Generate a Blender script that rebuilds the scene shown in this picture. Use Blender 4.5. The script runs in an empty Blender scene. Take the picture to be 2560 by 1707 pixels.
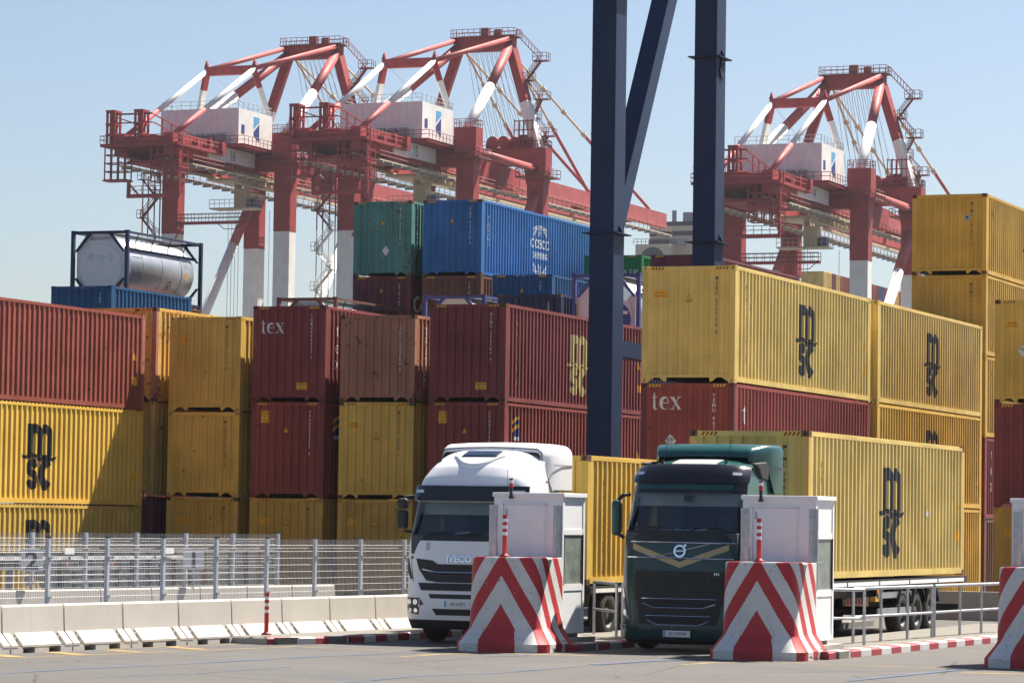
import bpy, bmesh, math, random
from mathutils import Vector, Matrix
R = math.radians
sc = bpy.context.scene
rnd = random.Random(7)

# ------------------------------------------------------------------ camera
# world axes: x = across the container rows, y = along the containers (away), z = up; metres
PSI, PITCH, ROLL, EYE = R(22.08), R(3.12), R(0.865), 2.38
cr = Vector((math.cos(PSI), math.sin(PSI), 0))
cf = Vector((-math.sin(PSI)*math.cos(PITCH), math.cos(PSI)*math.cos(PITCH), math.sin(PITCH)))
cu = cr.cross(cf)
r2 = cr*math.cos(ROLL) + cu*math.sin(ROLL)
u2 = cu*math.cos(ROLL) - cr*math.sin(ROLL)
cam = bpy.data.cameras.new('camera')
camo = bpy.data.objects.new('camera', cam)
sc.collection.objects.link(camo)
camo.matrix_world = Matrix(((r2.x, u2.x, -cf.x, 0), (r2.y, u2.y, -cf.y, 0), (r2.z, u2.z, -cf.z, EYE), (0, 0, 0, 1)))
cam.sensor_width = 36.0
cam.lens = 8117.0/2560.0*36.0
cam.clip_start = 0.5
cam.clip_end = 6000
sc.camera = camo

# ------------------------------------------------------------------ sky, sun, exposure
SUN_AZ, SUN_EL = R(22.0), R(53.5)          # azimuth from +y towards +x
world = bpy.data.worlds.new('World')
sc.world = world
world.use_nodes = True
wn = world.node_tree.nodes
wl = world.node_tree.links
for n in list(wn): wn.remove(n)
sky = wn.new('ShaderNodeTexSky')
sky.sky_type = 'NISHITA'
sky.sun_disc = False
sky.sun_elevation = SUN_EL
sky.sun_rotation = SUN_AZ
sky.altitude = 0
sky.air_density = 1.0
sky.dust_density = 1.2
sky.ozone_density = 3.0
bg = wn.new('ShaderNodeBackground')
bg.inputs['Strength'].default_value = 0.050
wo = wn.new('ShaderNodeOutputWorld')
tint = wn.new('ShaderNodeMix')
tint.data_type = 'RGBA'
tint.blend_type = 'MULTIPLY'
tint.inputs[0].default_value = 1.0
tint.inputs[7].default_value = (0.98, 0.955, 0.97, 1)
wl.new(sky.outputs[0], tint.inputs[6])
wl.new(tint.outputs[2], bg.inputs[0])
wl.new(bg.outputs[0], wo.inputs[0])
sl = bpy.data.lights.new('sun', 'SUN')
sl.energy = 5.0
sl.angle = R(0.53)
sl.color = (1.0, 0.93, 0.82)
so = bpy.data.objects.new('sun', sl)
sc.collection.objects.link(so)
sdir = Vector((math.cos(SUN_EL)*math.sin(SUN_AZ), math.cos(SUN_EL)*math.cos(SUN_AZ), math.sin(SUN_EL)))
so.rotation_euler = sdir.to_track_quat('Z', 'Y').to_euler()
so.location = (0, 0, 120)
sc.view_settings.view_transform = 'Standard'
sc.view_settings.look = 'None'
sc.view_settings.gamma = 1.0
sc.view_settings.exposure = 1.35
sc.view_settings.use_curve_mapping = False
sc.render.engine = 'CYCLES'
sc.cycles.use_denoising = True
sc.cycles.max_bounces = 6
sc.cycles.diffuse_bounces = 3
sc.cycles.glossy_bounces = 3
sc.cycles.transmission_bounces = 4
sc.cycles.transparent_max_bounces = 12
sc.cycles.volume_bounces = 0
sc.cycles.sample_clamp_indirect = 6
sc.cycles.caustics_reflective = False
sc.cycles.caustics_refractive = False

# ------------------------------------------------------------------ helpers
COL = sc.collection

def link(name, data, parent=None, loc=(0, 0, 0), rot=None, scale=None):
    o = bpy.data.objects.new(name, data)
    COL.objects.link(o)
    if parent is not None: o.parent = parent
    o.location = loc
    if rot is not None: o.rotation_euler = rot
    if scale is not None: o.scale = scale
    return o

def tag(o, label, cat, group=None):
    o['label'] = label
    o['category'] = cat
    if group: o['group'] = group
    return o

def thing(name, label, cat, loc=(0, 0, 0), rz=0, group=None):
    return tag(link(name, None, None, loc, (0, 0, rz)), label, cat, group)

def inst(name, mesh, mat, parent, loc=(0, 0, 0), rot=None, scale=None):
    o = link(name, mesh, parent, loc, rot, scale)
    if mat is not None:
        if not mesh.materials: mesh.materials.append(None)
        o.material_slots[0].link = 'OBJECT'
        o.material_slots[0].material = mat
    return o

class MB:
    def __init__(s):
        s.v, s.f, s.m = [], [], []
    def face(s, pts, m=0):
        b = len(s.v)
        s.v += [tuple(p) for p in pts]
        s.f.append(tuple(range(b, b+len(pts))))
        s.m.append(m)
    def quads(s, base, idx, m=0):
        for q in idx:
            s.f.append(tuple(base+i for i in q))
            s.m.append(m)
    def box(s, x0, x1, y0, y1, z0, z1, m=0):
        b = len(s.v)
        s.v += [(x0, y0, z0), (x1, y0, z0), (x1, y1, z0), (x0, y1, z0), (x0, y0, z1), (x1, y0, z1), (x1, y1, z1), (x0, y1, z1)]
        s.quads(b, [(0, 3, 2, 1), (4, 5, 6, 7), (0, 1, 5, 4), (1, 2, 6, 5), (2, 3, 7, 6), (3, 0, 4, 7)], m)
        return s
    def tube(s, p, q, r, n=8, m=0, r_end=None, caps=True):
        p, q = Vector(p), Vector(q)
        d = (q-p)
        if d.length < 1e-6: return s
        d.normalize()
        a = d.cross(Vector((0, 0, 1)))
        if a.length < 1e-3: a = Vector((1, 0, 0))
        a.normalize()
        c = d.cross(a)
        b = len(s.v)
        for (o, rr) in ((p, r), (q, r if r_end is None else r_end)):
            for i in range(n):
                t = 2*math.pi*i/n
                w = o + a*(rr*math.cos(t)) + c*(rr*math.sin(t))
                s.v.append((w.x, w.y, w.z))
        for i in range(n):
            j = (i+1) % n
            s.f.append((b+i, b+n+i, b+n+j, b+j)); s.m.append(m)
        if caps:
            s.f.append(tuple(b+i for i in range(n))); s.m.append(m)
            s.f.append(tuple(b+n+i for i in reversed(range(n)))); s.m.append(m)
        return s
    def path(s, pts, r, n=6, m=0):
        for i in range(len(pts)-1): s.tube(pts[i], pts[i+1], r, n, m)
        return s
    def beam(s, p, q, w, h, m=0, side=None):
        p, q = Vector(p), Vector(q)
        d = (q-p).normalized()
        a = Vector(side) if side else d.cross(Vector((0, 0, 1)))
        if a.length < 1e-3: a = Vector((1, 0, 0))
        a = (a - d*a.dot(d)).normalized()
        c = a.cross(d)
        b = len(s.v)
        for o in (p, q):
            for (i, j) in ((-1, -1), (1, -1), (1, 1), (-1, 1)):
                k = o + a*(i*w/2) + c*(j*h/2)
                s.v.append((k.x, k.y, k.z))
        s.quads(b, [(0, 1, 2, 3), (7, 6, 5, 4), (0, 4, 5, 1), (1, 5, 6, 2), (2, 6, 7, 3), (3, 7, 4, 0)], m)
        return s
    def prism(s, poly, axis, a0, a1, m=0):
        """poly of 2d points in the plane normal to axis, extruded from a0 to a1"""
        n = len(poly)
        b = len(s.v)
        for a in (a0, a1):
            for (p, q) in poly:
                s.v.append((a, p, q) if axis == 'x' else (p, a, q) if axis == 'y' else (p, q, a))
        s.f.append(tuple(b+i for i in range(n))); s.m.append(m)
        s.f.append(tuple(b+n+i for i in reversed(range(n)))); s.m.append(m)
        for i in range(n):
            j = (i+1) % n
            s.f.append((b+i, b+n+i, b+n+j, b+j)); s.m.append(m)
        return s
    def lathe(s, prof, axis='x', n=24, m=0, c=(0, 0, 0)):
        """prof: (along axis, radius) pairs"""
        b = len(s.v)
        for (a, r) in prof:
            for i in range(n):
                t = 2*math.pi*i/n
                p, q = r*math.cos(t), r*math.sin(t)
                v = (a, p, q) if axis == 'x' else (p, a, q) if axis == 'y' else (p, q, a)
                s.v.append((v[0]+c[0], v[1]+c[1], v[2]+c[2]))
        for k in range(len(prof)-1):
            for i in range(n):
                j = (i+1) % n
                s.f.append((b+k*n+i, b+k*n+j, b+(k+1)*n+j, b+(k+1)*n+i)); s.m.append(m)
        return s
    def sheet(s, rows, m=0):
        b = len(s.v)
        nr, nc = len(rows), len(rows[0])
        for r in rows: s.v += [tuple(p) for p in r]
        for i in range(nr-1):
            for j in range(nc-1):
                s.f.append((b+i*nc+j, b+i*nc+j+1, b+(i+1)*nc+j+1, b+(i+1)*nc+j)); s.m.append(m)
        return s
    def mesh(s, name='mesh', smooth=False):
        me = bpy.data.meshes.new(name)
        me.from_pydata(s.v, [], s.f)
        bm = bmesh.new(); bm.from_mesh(me)
        bmesh.ops.recalc_face_normals(bm, faces=bm.faces)
        bm.to_mesh(me); bm.free()
        if smooth: me.shade_smooth()
        me.polygons.foreach_set('material_index', s.m)
        return me
    def build(s, name, mats, parent=None, loc=(0, 0, 0), rot=None, smooth=False, bevel=0, weld=False):
        me = s.mesh(name, smooth)
        if weld:
            bm = bmesh.new(); bm.from_mesh(me)
            bmesh.ops.remove_doubles(bm, verts=bm.verts, dist=1e-4)
            bmesh.ops.recalc_face_normals(bm, faces=bm.faces)
            bm.to_mesh(me); bm.free()
        if not isinstance(mats, (list, tuple)): mats = [mats]
        for k in mats: me.materials.append(k)
        o = link(name, me, parent, loc, rot)
        if bevel:
            b = o.modifiers.new('bevel', 'BEVEL'); b.width = bevel; b.segments = 2; b.limit_method = 'ANGLE'; b.angle_limit = R(40)
        return o

def railing(mb, pts, h=1.1, step=1.6, r=0.045, m=0, mid=True):
    for i in range(len(pts)-1):
        p, q = Vector(pts[i]), Vector(pts[i+1])
        n = max(1, int(round((q-p).length/step)))
        for k in range(n+1):
            a = p.lerp(q, k/n)
            mb.tube(a, a+Vector((0, 0, h)), r, 4, m, caps=False)
        for hh in ((h, h*0.5) if mid else (h,)):
            mb.tube(p+Vector((0, 0, hh)), q+Vector((0, 0, hh)), r, 4, m, caps=False)

# ------------------------------------------------------------------ flat lettering
def text2d(body, size=0.1, sx=1.0, line=1.0, align='CENTER', bold=0.0):
    cu_ = bpy.data.curves.new('t', 'FONT')
    cu_.body = body
    cu_.size = size*1.4
    cu_.align_x = align
    cu_.space_line = line
    cu_.offset = bold
    cu_.resolution_u = 3
    cu_.fill_mode = 'FRONT'
    o = bpy.data.objects.new('t', cu_)
    COL.objects.link(o)
    dg = bpy.context.evaluated_depsgraph_get()
    me = bpy.data.meshes.new_from_object(o.evaluated_get(dg))
    V = [(v.co.x*sx, v.co.y) for v in me.vertices]
    F = [tuple(p.vertices) for p in me.polygons]
    bpy.data.objects.remove(o); bpy.data.meshes.remove(me); bpy.data.curves.remove(cu_)
    return V, F

def stroke2d(paths):
    """paths: list of (points, half_width or list of half widths)"""
    V, F = [], []
    for pts, hw in paths:
        n = len(pts)
        b = len(V)
        for i in range(n):
            p0 = pts[max(0, i-1)]; p1 = pts[min(n-1, i+1)]
            dx, dy = p1[0]-p0[0], p1[1]-p0[1]
            L = math.hypot(dx, dy) or 1
            w = hw[i] if isinstance(hw, (list, tuple)) else hw
            nx, ny = -dy/L*w, dx/L*w
            V += [(pts[i][0]+nx, pts[i][1]+ny), (pts[i][0]-nx, pts[i][1]-ny)]
        for i in range(n-1):
            F.append((b+2*i, b+2*i+1, b+2*i+3, b+2*i+2))
    return V, F

def arc(cx, cy, rx, ry, a0, a1, n=12):
    return [(cx+rx*math.cos(R(a0+(a1-a0)*i/n)), cy+ry*math.sin(R(a0+(a1-a0)*i/n))) for i in range(n+1)]

def join2d(*parts):
    V, F = [], []
    for (v, f) in parts:
        b = len(V)
        V += v
        F += [tuple(b+i for i in q) for q in f]
    return V, F

def shift2d(s, dx=0, dy=0, kx=1, ky=1):
    return [(x*kx+dx, y*ky+dy) for x, y in s[0]], s[1]

# ------------------------------------------------------------------ materials
class NT:
    def __init__(s, name):
        s.mat = bpy.data.materials.new(name)
        s.mat.use_nodes = True
        s.n = s.mat.node_tree.nodes
        s.l = s.mat.node_tree.links
        s.bsdf = s.n['Principled BSDF']
    def node(s, t, **k):
        n = s.n.new(t)
        for a, b in k.items(): setattr(n, a, b)
        return n
    def set(s, n, key, v):
        if hasattr(v, 'is_linked') or isinstance(v, bpy.types.NodeSocket): s.l.new(v, n.inputs[key])
        else: n.inputs[key].default_value = v
    def math(s, op, a, b=0.0, c=None, clamp=False):
        n = s.node('ShaderNodeMath', operation=op, use_clamp=clamp)
        s.set(n, 0, a); s.set(n, 1, b)
        if c is not None: s.set(n, 2, c)
        return n.outputs[0]
    def mix(s, fac, a, b, blend='MIX'):
        n = s.node('ShaderNodeMix', data_type='RGBA', blend_type=blend)
        s.set(n, 0, fac)
        for i, v in ((6, a), (7, b)):
            s.set(n, i, v if isinstance(v, bpy.types.NodeSocket) else (*v, 1))
        return n.outputs[2]
    def ramp(s, fac, a, b):
        n = s.node('ShaderNodeMapRange')
        s.set(n, 0, fac); s.set(n, 1, a); s.set(n, 2, b)
        return n.outputs[0]
    def coord(s, scale=(1, 1, 1), rand=True, kind='Object'):
        t = s.node('ShaderNodeTexCoord')
        v = t.outputs[kind]
        if rand:
            oi = s.node('ShaderNodeObjectInfo')
            m = s.node('ShaderNodeVectorMath', operation='MULTIPLY_ADD')
            s.l.new(v, m.inputs[0]); m.inputs[1].default_value = (1, 1, 1)
            k = s.node('ShaderNodeVectorMath', operation='SCALE')
            k.inputs[0].default_value = (91.7, 53.3, 37.9)
            s.l.new(oi.outputs['Random'], k.inputs['Scale'])
            s.l.new(k.outputs[0], m.inputs[2])
            v = m.outputs[0]
        mp = s.node('ShaderNodeMapping')
        s.l.new(v, mp.inputs['Vector'])
        mp.inputs['Scale'].default_value = scale
        return mp.outputs[0]
    def noise(s, vec, scale=1.0, detail=3.0, rough=0.55):
        n = s.node('ShaderNodeTexNoise')
        s.l.new(vec, n.inputs['Vector'])
        n.inputs['Scale'].default_value = scale
        n.inputs['Detail'].default_value = detail
        n.inputs['Roughness'].default_value = rough
        return n.outputs[0]
    def bump(s, h, strength=0.2, dist=0.02):
        b = s.node('ShaderNodeBump')
        b.inputs['Strength'].default_value = strength
        b.inputs['Distance'].default_value = dist
        s.l.new(h, b.inputs['Height'])
        s.l.new(b.outputs[0], s.bsdf.inputs['Normal'])
    def out(s, col, rough=0.5, metal=0.0, spec=0.5):
        s.set(s.bsdf, 'Base Color', col if isinstance(col, bpy.types.NodeSocket) else (*col, 1))
        s.set(s.bsdf, 'Roughness', rough)
        s.set(s.bsdf, 'Metallic', metal)
        s.bsdf.inputs['Specular IOR Level'].default_value = spec
        return s.mat

def paint(name, col, rust=0.3, fade=0.12, rough=0.5, streak=0.18, dents=0.25, rustcol=(0.13, 0.05, 0.025)):
    """weathered container or steel paint: fading, streaks, chips and rust with their own shapes"""
    t = NT(name)
    c = t.coord()
    st = t.coord((7, 7, 0.35))
    big = t.noise(c, 0.7, 2)
    pale = tuple(min(1, x*(1+fade*2)+fade*0.06) for x in col)
    dark = tuple(x*(1-fade) for x in col)
    base = t.mix(t.ramp(big, 0.3, 0.7), dark, pale)
    sm = t.ramp(t.noise(st, 1.0, 4, 0.65), 0.52, 0.78)
    base = t.mix(t.math('MULTIPLY', sm, streak), base, tuple(x*0.42+0.012 for x in col))
    grime = t.ramp(t.math('ADD', t.noise(t.coord((2.2, 2.2, 0.16)), 1.0, 5, 0.7), t.math('MULTIPLY', t.noise(c, 0.45, 2), 0.35)), 0.66, 0.92)
    base = t.mix(t.math('MULTIPLY', grime, 0.10+streak*0.7), base, tuple(x*0.5+0.02 for x in col))
    scr = t.ramp(t.noise(t.coord((1.2, 1.2, 14)), 1.4, 3, 0.75), 0.70, 0.74)
    base = t.mix(t.math('MULTIPLY', scr, 0.30), base, tuple(min(1, x*1.25+0.08) for x in col))
    chips = t.noise(c, 6.0, 5, 0.62)
    zone = t.noise(c, 1.3, 2)
    rm = t.ramp(t.math('ADD', chips, t.math('MULTIPLY', zone, 0.45)), 0.97-0.16*rust, 1.02-0.16*rust)
    base = t.mix(rm, base, rustcol)
    sr = t.ramp(t.math('ADD', t.noise(t.coord((16, 16, 0.6)), 1.0, 3), t.math('MULTIPLY', zone, 0.3)), 0.86-0.06*rust, 0.98)
    base = t.mix(t.math('MULTIPLY', sr, min(1, rust*0.8)), base, (0.17, 0.075, 0.035))
    t.bump(t.math('ADD', t.noise(c, 1.6, 2), t.math('MULTIPLY', chips, 0.06)), dents, 0.03)
    return t.out(base, t.math('ADD', t.math('MULTIPLY', chips, 0.25), rough), 0, 0.22)

def plain(name, col, rough=0.5, metal=0.0, vary=0.08, scale=4.0, spec=0.5, bump=0.0):
    t = NT(name)
    c = t.coord()
    n = t.noise(c, scale, 4, 0.6)
    base = t.mix(t.ramp(n, 0.3, 0.7), tuple(x*(1-vary) for x in col), tuple(min(1, x*(1+vary)) for x in col))
    if bump: t.bump(n, bump, 0.02)
    return t.out(base, t.math('ADD', t.math('MULTIPLY', n, 0.15), rough-0.075), metal, spec)

def glassy(name, tint, refl=0.12, trans=0.75):
    """thin window pane: tinted see-through plus mirror reflection"""
    t = NT(name)
    tr = t.node('ShaderNodeBsdfTransparent'); tr.inputs[0].default_value = (*tint, 1)
    gl = t.node('ShaderNodeBsdfGlossy'); gl.inputs[0].default_value = (0.9, 0.95, 1, 1); gl.inputs['Roughness'].default_value = 0.03
    fr = t.node('ShaderNodeFresnel'); fr.inputs[0].default_value = 1.5
    mx = t.node('ShaderNodeMixShader')
    t.l.new(t.math('ADD', fr.outputs[0], refl, clamp=True), mx.inputs[0])
    t.l.new(tr.outputs[0], mx.inputs[1]); t.l.new(gl.outputs[0], mx.inputs[2])
    o = [n for n in t.n if n.type == 'OUTPUT_MATERIAL'][0]
    t.l.new(mx.outputs[0], o.inputs[0])
    return t.mat

M = {}
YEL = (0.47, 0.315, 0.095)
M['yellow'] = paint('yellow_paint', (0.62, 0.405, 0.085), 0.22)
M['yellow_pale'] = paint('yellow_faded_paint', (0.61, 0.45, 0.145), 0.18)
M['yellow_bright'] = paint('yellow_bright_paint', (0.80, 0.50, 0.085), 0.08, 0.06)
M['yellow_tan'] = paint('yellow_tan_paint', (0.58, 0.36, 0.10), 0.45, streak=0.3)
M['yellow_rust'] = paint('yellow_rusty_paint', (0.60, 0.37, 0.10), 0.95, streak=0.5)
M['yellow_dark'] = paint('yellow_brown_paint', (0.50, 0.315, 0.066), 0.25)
M['maroon'] = paint('maroon_paint', (0.205, 0.047, 0.047), 0.22)
M['maroon_dark'] = paint('maroon_dark_paint', (0.14, 0.040, 0.050), 0.2)
M['maroon_red'] = paint('maroon_red_paint', (0.25, 0.055, 0.046), 0.35)
M['red_brown'] = paint('red_brown_paint', (0.30, 0.075, 0.050), 0.5, streak=0.3, dents=0.5)
M['salmon'] = paint('salmon_brown_paint', (0.36, 0.165, 0.105), 0.75, streak=0.4, dents=0.4)
M['brown'] = paint('brown_paint', (0.16, 0.07, 0.05), 0.3)
M['teal'] = paint('teal_paint', (0.085, 0.235, 0.215), 0.78, streak=0.55, dents=0.4)
M['blue'] = paint('blue_paint', (0.030, 0.14, 0.36), 0.35, streak=0.25)
M['blue_deep'] = paint('deep_blue_paint', (0.014, 0.075, 0.185), 0.15)
M['navy'] = paint('navy_paint', (0.018, 0.03, 0.085), 0.15)
M['purple_blue'] = paint('purple_blue_paint', (0.06, 0.075, 0.24), 0.25)
M['green'] = paint('green_paint', (0.02, 0.17, 0.06), 0.2)
M['tank_frame'] = paint('tank_frame_paint', (0.02, 0.032, 0.075), 0.2)
M['brown_frame'] = paint('brown_frame_paint', (0.16, 0.07, 0.055), 0.5)
M['rust'] = paint('rusty_casting_paint', (0.15, 0.075, 0.04), 1.0, streak=0.5)
M['gantry'] = paint('gantry_navy_paint', (0.010, 0.026, 0.075), 0.04, 0.05, 0.40, 0.12, 0.06)
M['crane_red'] = paint('crane_red_paint', (0.30, 0.042, 0.045), 0.1, 0.10, 0.5, 0.2, 0.05)
M['crane_white'] = paint('crane_white_paint', (0.74, 0.73, 0.70), 0.1, 0.05, 0.5, 0.12, 0.05)
M['crane_pink'] = paint('crane_pale_red_paint', (0.36, 0.075, 0.075), 0.05, 0.1, 0.45, 0.15, 0.05)  # paler, pinker red than the main crane paint, for boom and tubes
M['crane_cream'] = plain('crane_cream_paint', (0.58, 0.50, 0.36), 0.5)
M['crane_rail'] = plain('crane_rail_paint', (0.20, 0.045, 0.042), 0.6)
M['crane_grey'] = plain('crane_grey_paint', (0.30, 0.30, 0.30), 0.6)
M['white'] = plain('white_paint', (0.86, 0.86, 0.86), 0.4, vary=0.03)
M['print_white'] = plain('white_print', (0.72, 0.72, 0.72), 0.5, vary=0.1, scale=14)
M['print_black'] = plain('black_print', (0.022, 0.022, 0.025), 0.5, vary=0.2, scale=14)
M['print_yellow'] = plain('yellow_print', (0.62, 0.50, 0.20), 0.5, vary=0.1, scale=14)
M['sign_yellow'] = plain('sign_yellow', (0.85, 0.42, 0.012), 0.45, vary=0.06)
M['sign_red'] = plain('sign_red', (0.5, 0.03, 0.03), 0.5)
M['sign_blue'] = plain('sign_blue', (0.02, 0.05, 0.22), 0.45)
M['logo_sky'] = plain('logo_sky_blue', (0.10, 0.36, 0.62), 0.45)
M['black'] = plain('black_rubber', (0.018, 0.018, 0.02), 0.6, vary=0.3)
M['black_gloss'] = plain('black_gloss_plastic', (0.012, 0.013, 0.018), 0.18, vary=0.1)
M['dark_metal'] = plain('dark_metal', (0.035, 0.035, 0.038), 0.5, 0.3, vary=0.3)
M['galv'] = plain('galvanised_steel', (0.42, 0.44, 0.47), 0.42, 0.75, vary=0.18, scale=9)
M['wire'] = plain('fence_wire', (0.56, 0.56, 0.57), 0.5, 0.1, vary=0.1)
M['post'] = plain('fence_post_coating', (0.50, 0.54, 0.60), 0.45, 0.1, vary=0.1)
M['chrome'] = plain('chrome', (0.72, 0.74, 0.78), 0.16, 1.0, vary=0.04)
M['steel'] = plain('brushed_tank_steel', (0.62, 0.61, 0.60), 0.36, 0.85, vary=0.05, scale=2)
M['tank_white'] = plain('tank_end_panel', (0.62, 0.62, 0.62), 0.45, vary=0.05)
M['tyre'] = plain('tyre_rubber', (0.022, 0.021, 0.020), 0.85, vary=0.3, scale=20)
M['rim'] = plain('wheel_rim', (0.10, 0.095, 0.09), 0.5, 0.5, vary=0.3)
M['lamp'] = plain('lamp_lens', (0.65, 0.67, 0.70), 0.12, 0.6, vary=0.1, scale=30)
M['amber'] = plain('amber_lens', (0.75, 0.20, 0.02), 0.3)
M['red_lens'] = plain('red_lens', (0.55, 0.015, 0.02), 0.25)
M['truck_white'] = plain('truck_white_paint', (0.86, 0.86, 0.87), 0.22, vary=0.015)
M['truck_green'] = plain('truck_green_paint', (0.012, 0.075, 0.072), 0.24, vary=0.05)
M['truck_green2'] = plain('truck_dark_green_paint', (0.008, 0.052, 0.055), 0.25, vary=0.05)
M['stripe_tan'] = plain('tan_stripe_foil', (0.50, 0.40, 0.20), 0.4)
M['cab_inside'] = plain('cab_interior', (0.075, 0.085, 0.10), 0.8)
M['headliner'] = plain('cab_headliner', (0.55, 0.53, 0.45), 0.85)
M['paper'] = plain('paper', (0.78, 0.78, 0.78), 0.8)
M['glass'] = glassy('windscreen_glass', (0.80, 0.88, 0.92), 0.03)
M['pane'] = glassy('booth_window_glass', (0.62, 0.68, 0.64), 0.08)
_t = M['pane'].node_tree
_d = _t.nodes.new('ShaderNodeBsdfDiffuse'); _d.inputs[0].default_value = (0.40, 0.45, 0.40, 1)
_m = _t.nodes.new('ShaderNodeMixShader')
_n = _t.nodes.new('ShaderNodeTexNoise'); _n.inputs['Scale'].default_value = 3.0; _n.inputs['Detail'].default_value = 5
_r = _t.nodes.new('ShaderNodeMapRange'); _r.inputs[1].default_value = 0.3; _r.inputs[2].default_value = 0.7; _r.inputs[3].default_value = 0.30; _r.inputs[4].default_value = 0.72
_o = [k for k in _t.nodes if k.type == 'OUTPUT_MATERIAL'][0]
_src = _o.inputs[0].links[0].from_socket
_t.links.new(_n.outputs[0], _r.inputs[0]); _t.links.new(_r.outputs[0], _m.inputs[0]); _t.links.new(_src, _m.inputs[1]); _t.links.new(_d.outputs[0], _m.inputs[2]); _t.links.new(_m.outputs[0], _o.inputs[0])
M['ship_dark'] = plain('ship_dark_paint', (0.045, 0.05, 0.06), 0.6)
M['ship_cream'] = plain('ship_cream_paint', (0.55, 0.47, 0.36), 0.6)

def concrete(name, col, scale=3.0):
    t = NT(name)
    c = t.coord()
    a = t.ramp(t.noise(c, 1.2, 4), 0.3, 0.75)
    base = t.mix(a, tuple(x*0.86 for x in col), col)
    st = t.ramp(t.noise(t.coord((9, 9, 0.8)), 1, 4), 0.55, 0.85)
    base = t.mix(t.math('MULTIPLY', st, 0.25), base, tuple(x*0.6 for x in col))
    pit = t.ramp(t.noise(c, 30, 3), 0.66, 0.72)
    base = t.mix(t.math('MULTIPLY', pit, 0.5), base, (0.12, 0.11, 0.1))
    t.bump(t.noise(c, 25, 4), 0.15, 0.01)
    return t.out(base, 0.8, 0, 0.3)
M['concrete'] = concrete('barrier_concrete', (0.60, 0.56, 0.50))
M['concrete_grey'] = concrete('plinth_concrete', (0.36, 0.34, 0.31))

def worn_paint_on_concrete(name, col):
    t = NT(name)
    c = t.coord()
    base = t.mix(t.ramp(t.noise(c, 2.5, 4), 0.3, 0.75), tuple(x*0.85 for x in col), col)
    pit = t.ramp(t.noise(c, 22, 3), 0.64, 0.70)
    base = t.mix(t.math('MULTIPLY', pit, 0.7), base, (0.10, 0.09, 0.085))
    scuff = t.ramp(t.math('ADD', t.noise(c, 4, 5, 0.7), t.math('MULTIPLY', t.noise(c, 0.9, 1), 0.3)), 0.83, 0.9)
    base = t.mix(t.math('MULTIPLY', scuff, 0.7), base, (0.33, 0.31, 0.28))
    t.bump(t.noise(c, 26, 3), 0.15, 0.01)
    return t.out(base, 0.6, 0, 0.4)
M['kerb_red'] = worn_paint_on_concrete('kerb_red_paint', (0.36, 0.045, 0.055))
M['kerb_white'] = worn_paint_on_concrete('kerb_white_paint', (0.62, 0.60, 0.57))

# red and white chevrons painted on the concrete island noses (UV: x = metres round the nose, y = height)
t = NT('chevron_paint')
uv = t.node('ShaderNodeUVMap'); uv.uv_map = 'UVMap'
sep = t.node('ShaderNodeSeparateXYZ')
t.l.new(uv.outputs[0], sep.inputs[0])
X, Z = sep.outputs[0], t.math('MAXIMUM', sep.outputs[1], 0.40)
wob = t.math('MULTIPLY', t.math('SUBTRACT', t.noise(t.coord(rand=False), 5.0, 2), 0.5), 0.03)
w = t.math('ADD', t.math('ADD', Z, t.math('MULTIPLY', t.math('ABSOLUTE', X), 1.62)), wob)
ph = t.math('FRACT', t.math('DIVIDE', t.math('SUBTRACT', w, 0.52), 0.85))
red = t.math('LESS_THAN', ph, 0.49)
red = t.math('MAXIMUM', red, t.math('LESS_THAN', w, 0.86))
ce = t.math('GREATER_THAN', w, 0.86)
ce2 = t.math('LESS_THAN', w, 1.37)
red = t.math('SUBTRACT', red, t.math('MULTIPLY', ce, ce2), clamp=True)
cc = t.coord(rand=True)
colr = t.mix(t.ramp(t.noise(cc, 3, 4), 0.3, 0.75), (0.42, 0.025, 0.03), (0.50, 0.04, 0.045))
colw = t.mix(t.ramp(t.noise(cc, 2.2, 4), 0.3, 0.75), (0.60, 0.59, 0.57), (0.70, 0.69, 0.67))
base = t.mix(red, colw, colr)
pit = t.ramp(t.noise(cc, 24, 2), 0.66, 0.70)
base = t.mix(t.math('MULTIPLY', pit, 0.75), base, (0.07, 0.06, 0.06))
big = t.ramp(t.noise(cc, 7, 3), 0.72, 0.75)
base = t.mix(t.math('MULTIPLY', big, 0.7), base, (0.22, 0.20, 0.18))
low = t.math('LESS_THAN', sep.outputs[1], 0.2)
scf = t.math('MULTIPLY', t.ramp(t.noise(t.coord((2, 2, 9)), 1.6, 4), 0.5, 0.62), t.math('MULTIPLY', low, t.math('GREATER_THAN', X, 0.75)))
base = t.mix(t.math('MULTIPLY', scf, 0.9), base, (0.03, 0.03, 0.03))
t.bump(t.noise(cc, 30, 3), 0.18, 0.012)
M['chevron'] = t.out(base, 0.55, 0, 0.4)

# asphalt with faded survey paint and grit
t = NT('asphalt')
c = t.coord(rand=False)
fine = t.noise(c, 55, 2, 0.7)
mid = t.noise(c, 9, 4, 0.65)
large = t.noise(c, 0.35, 3)
base = t.mix(t.ramp(large, 0.3, 0.7), (0.074, 0.070, 0.066), (0.098, 0.092, 0.087))
base = t.mix(t.math('MULTIPLY', t.ramp(mid, 0.4, 0.75), 0.45), base, (0.066, 0.062, 0.059))
base = t.mix(t.ramp(fine, 0.54, 0.64), base, (0.20, 0.188, 0.176))
base = t.mix(t.ramp(t.noise(c, 38, 2, 0.7), 0.60, 0.68), base, (0.055, 0.052, 0.05))
trk = t.ramp(t.noise(t.coord((0.9, 0.06, 1), rand=False), 1.0, 3), 0.5, 0.75)
base = t.mix(t.math('MULTIPLY', trk, 0.30), base, (0.075, 0.072, 0.070))
crk = t.node('ShaderNodeTexVoronoi'); crk.feature = 'DISTANCE_TO_EDGE'
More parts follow.
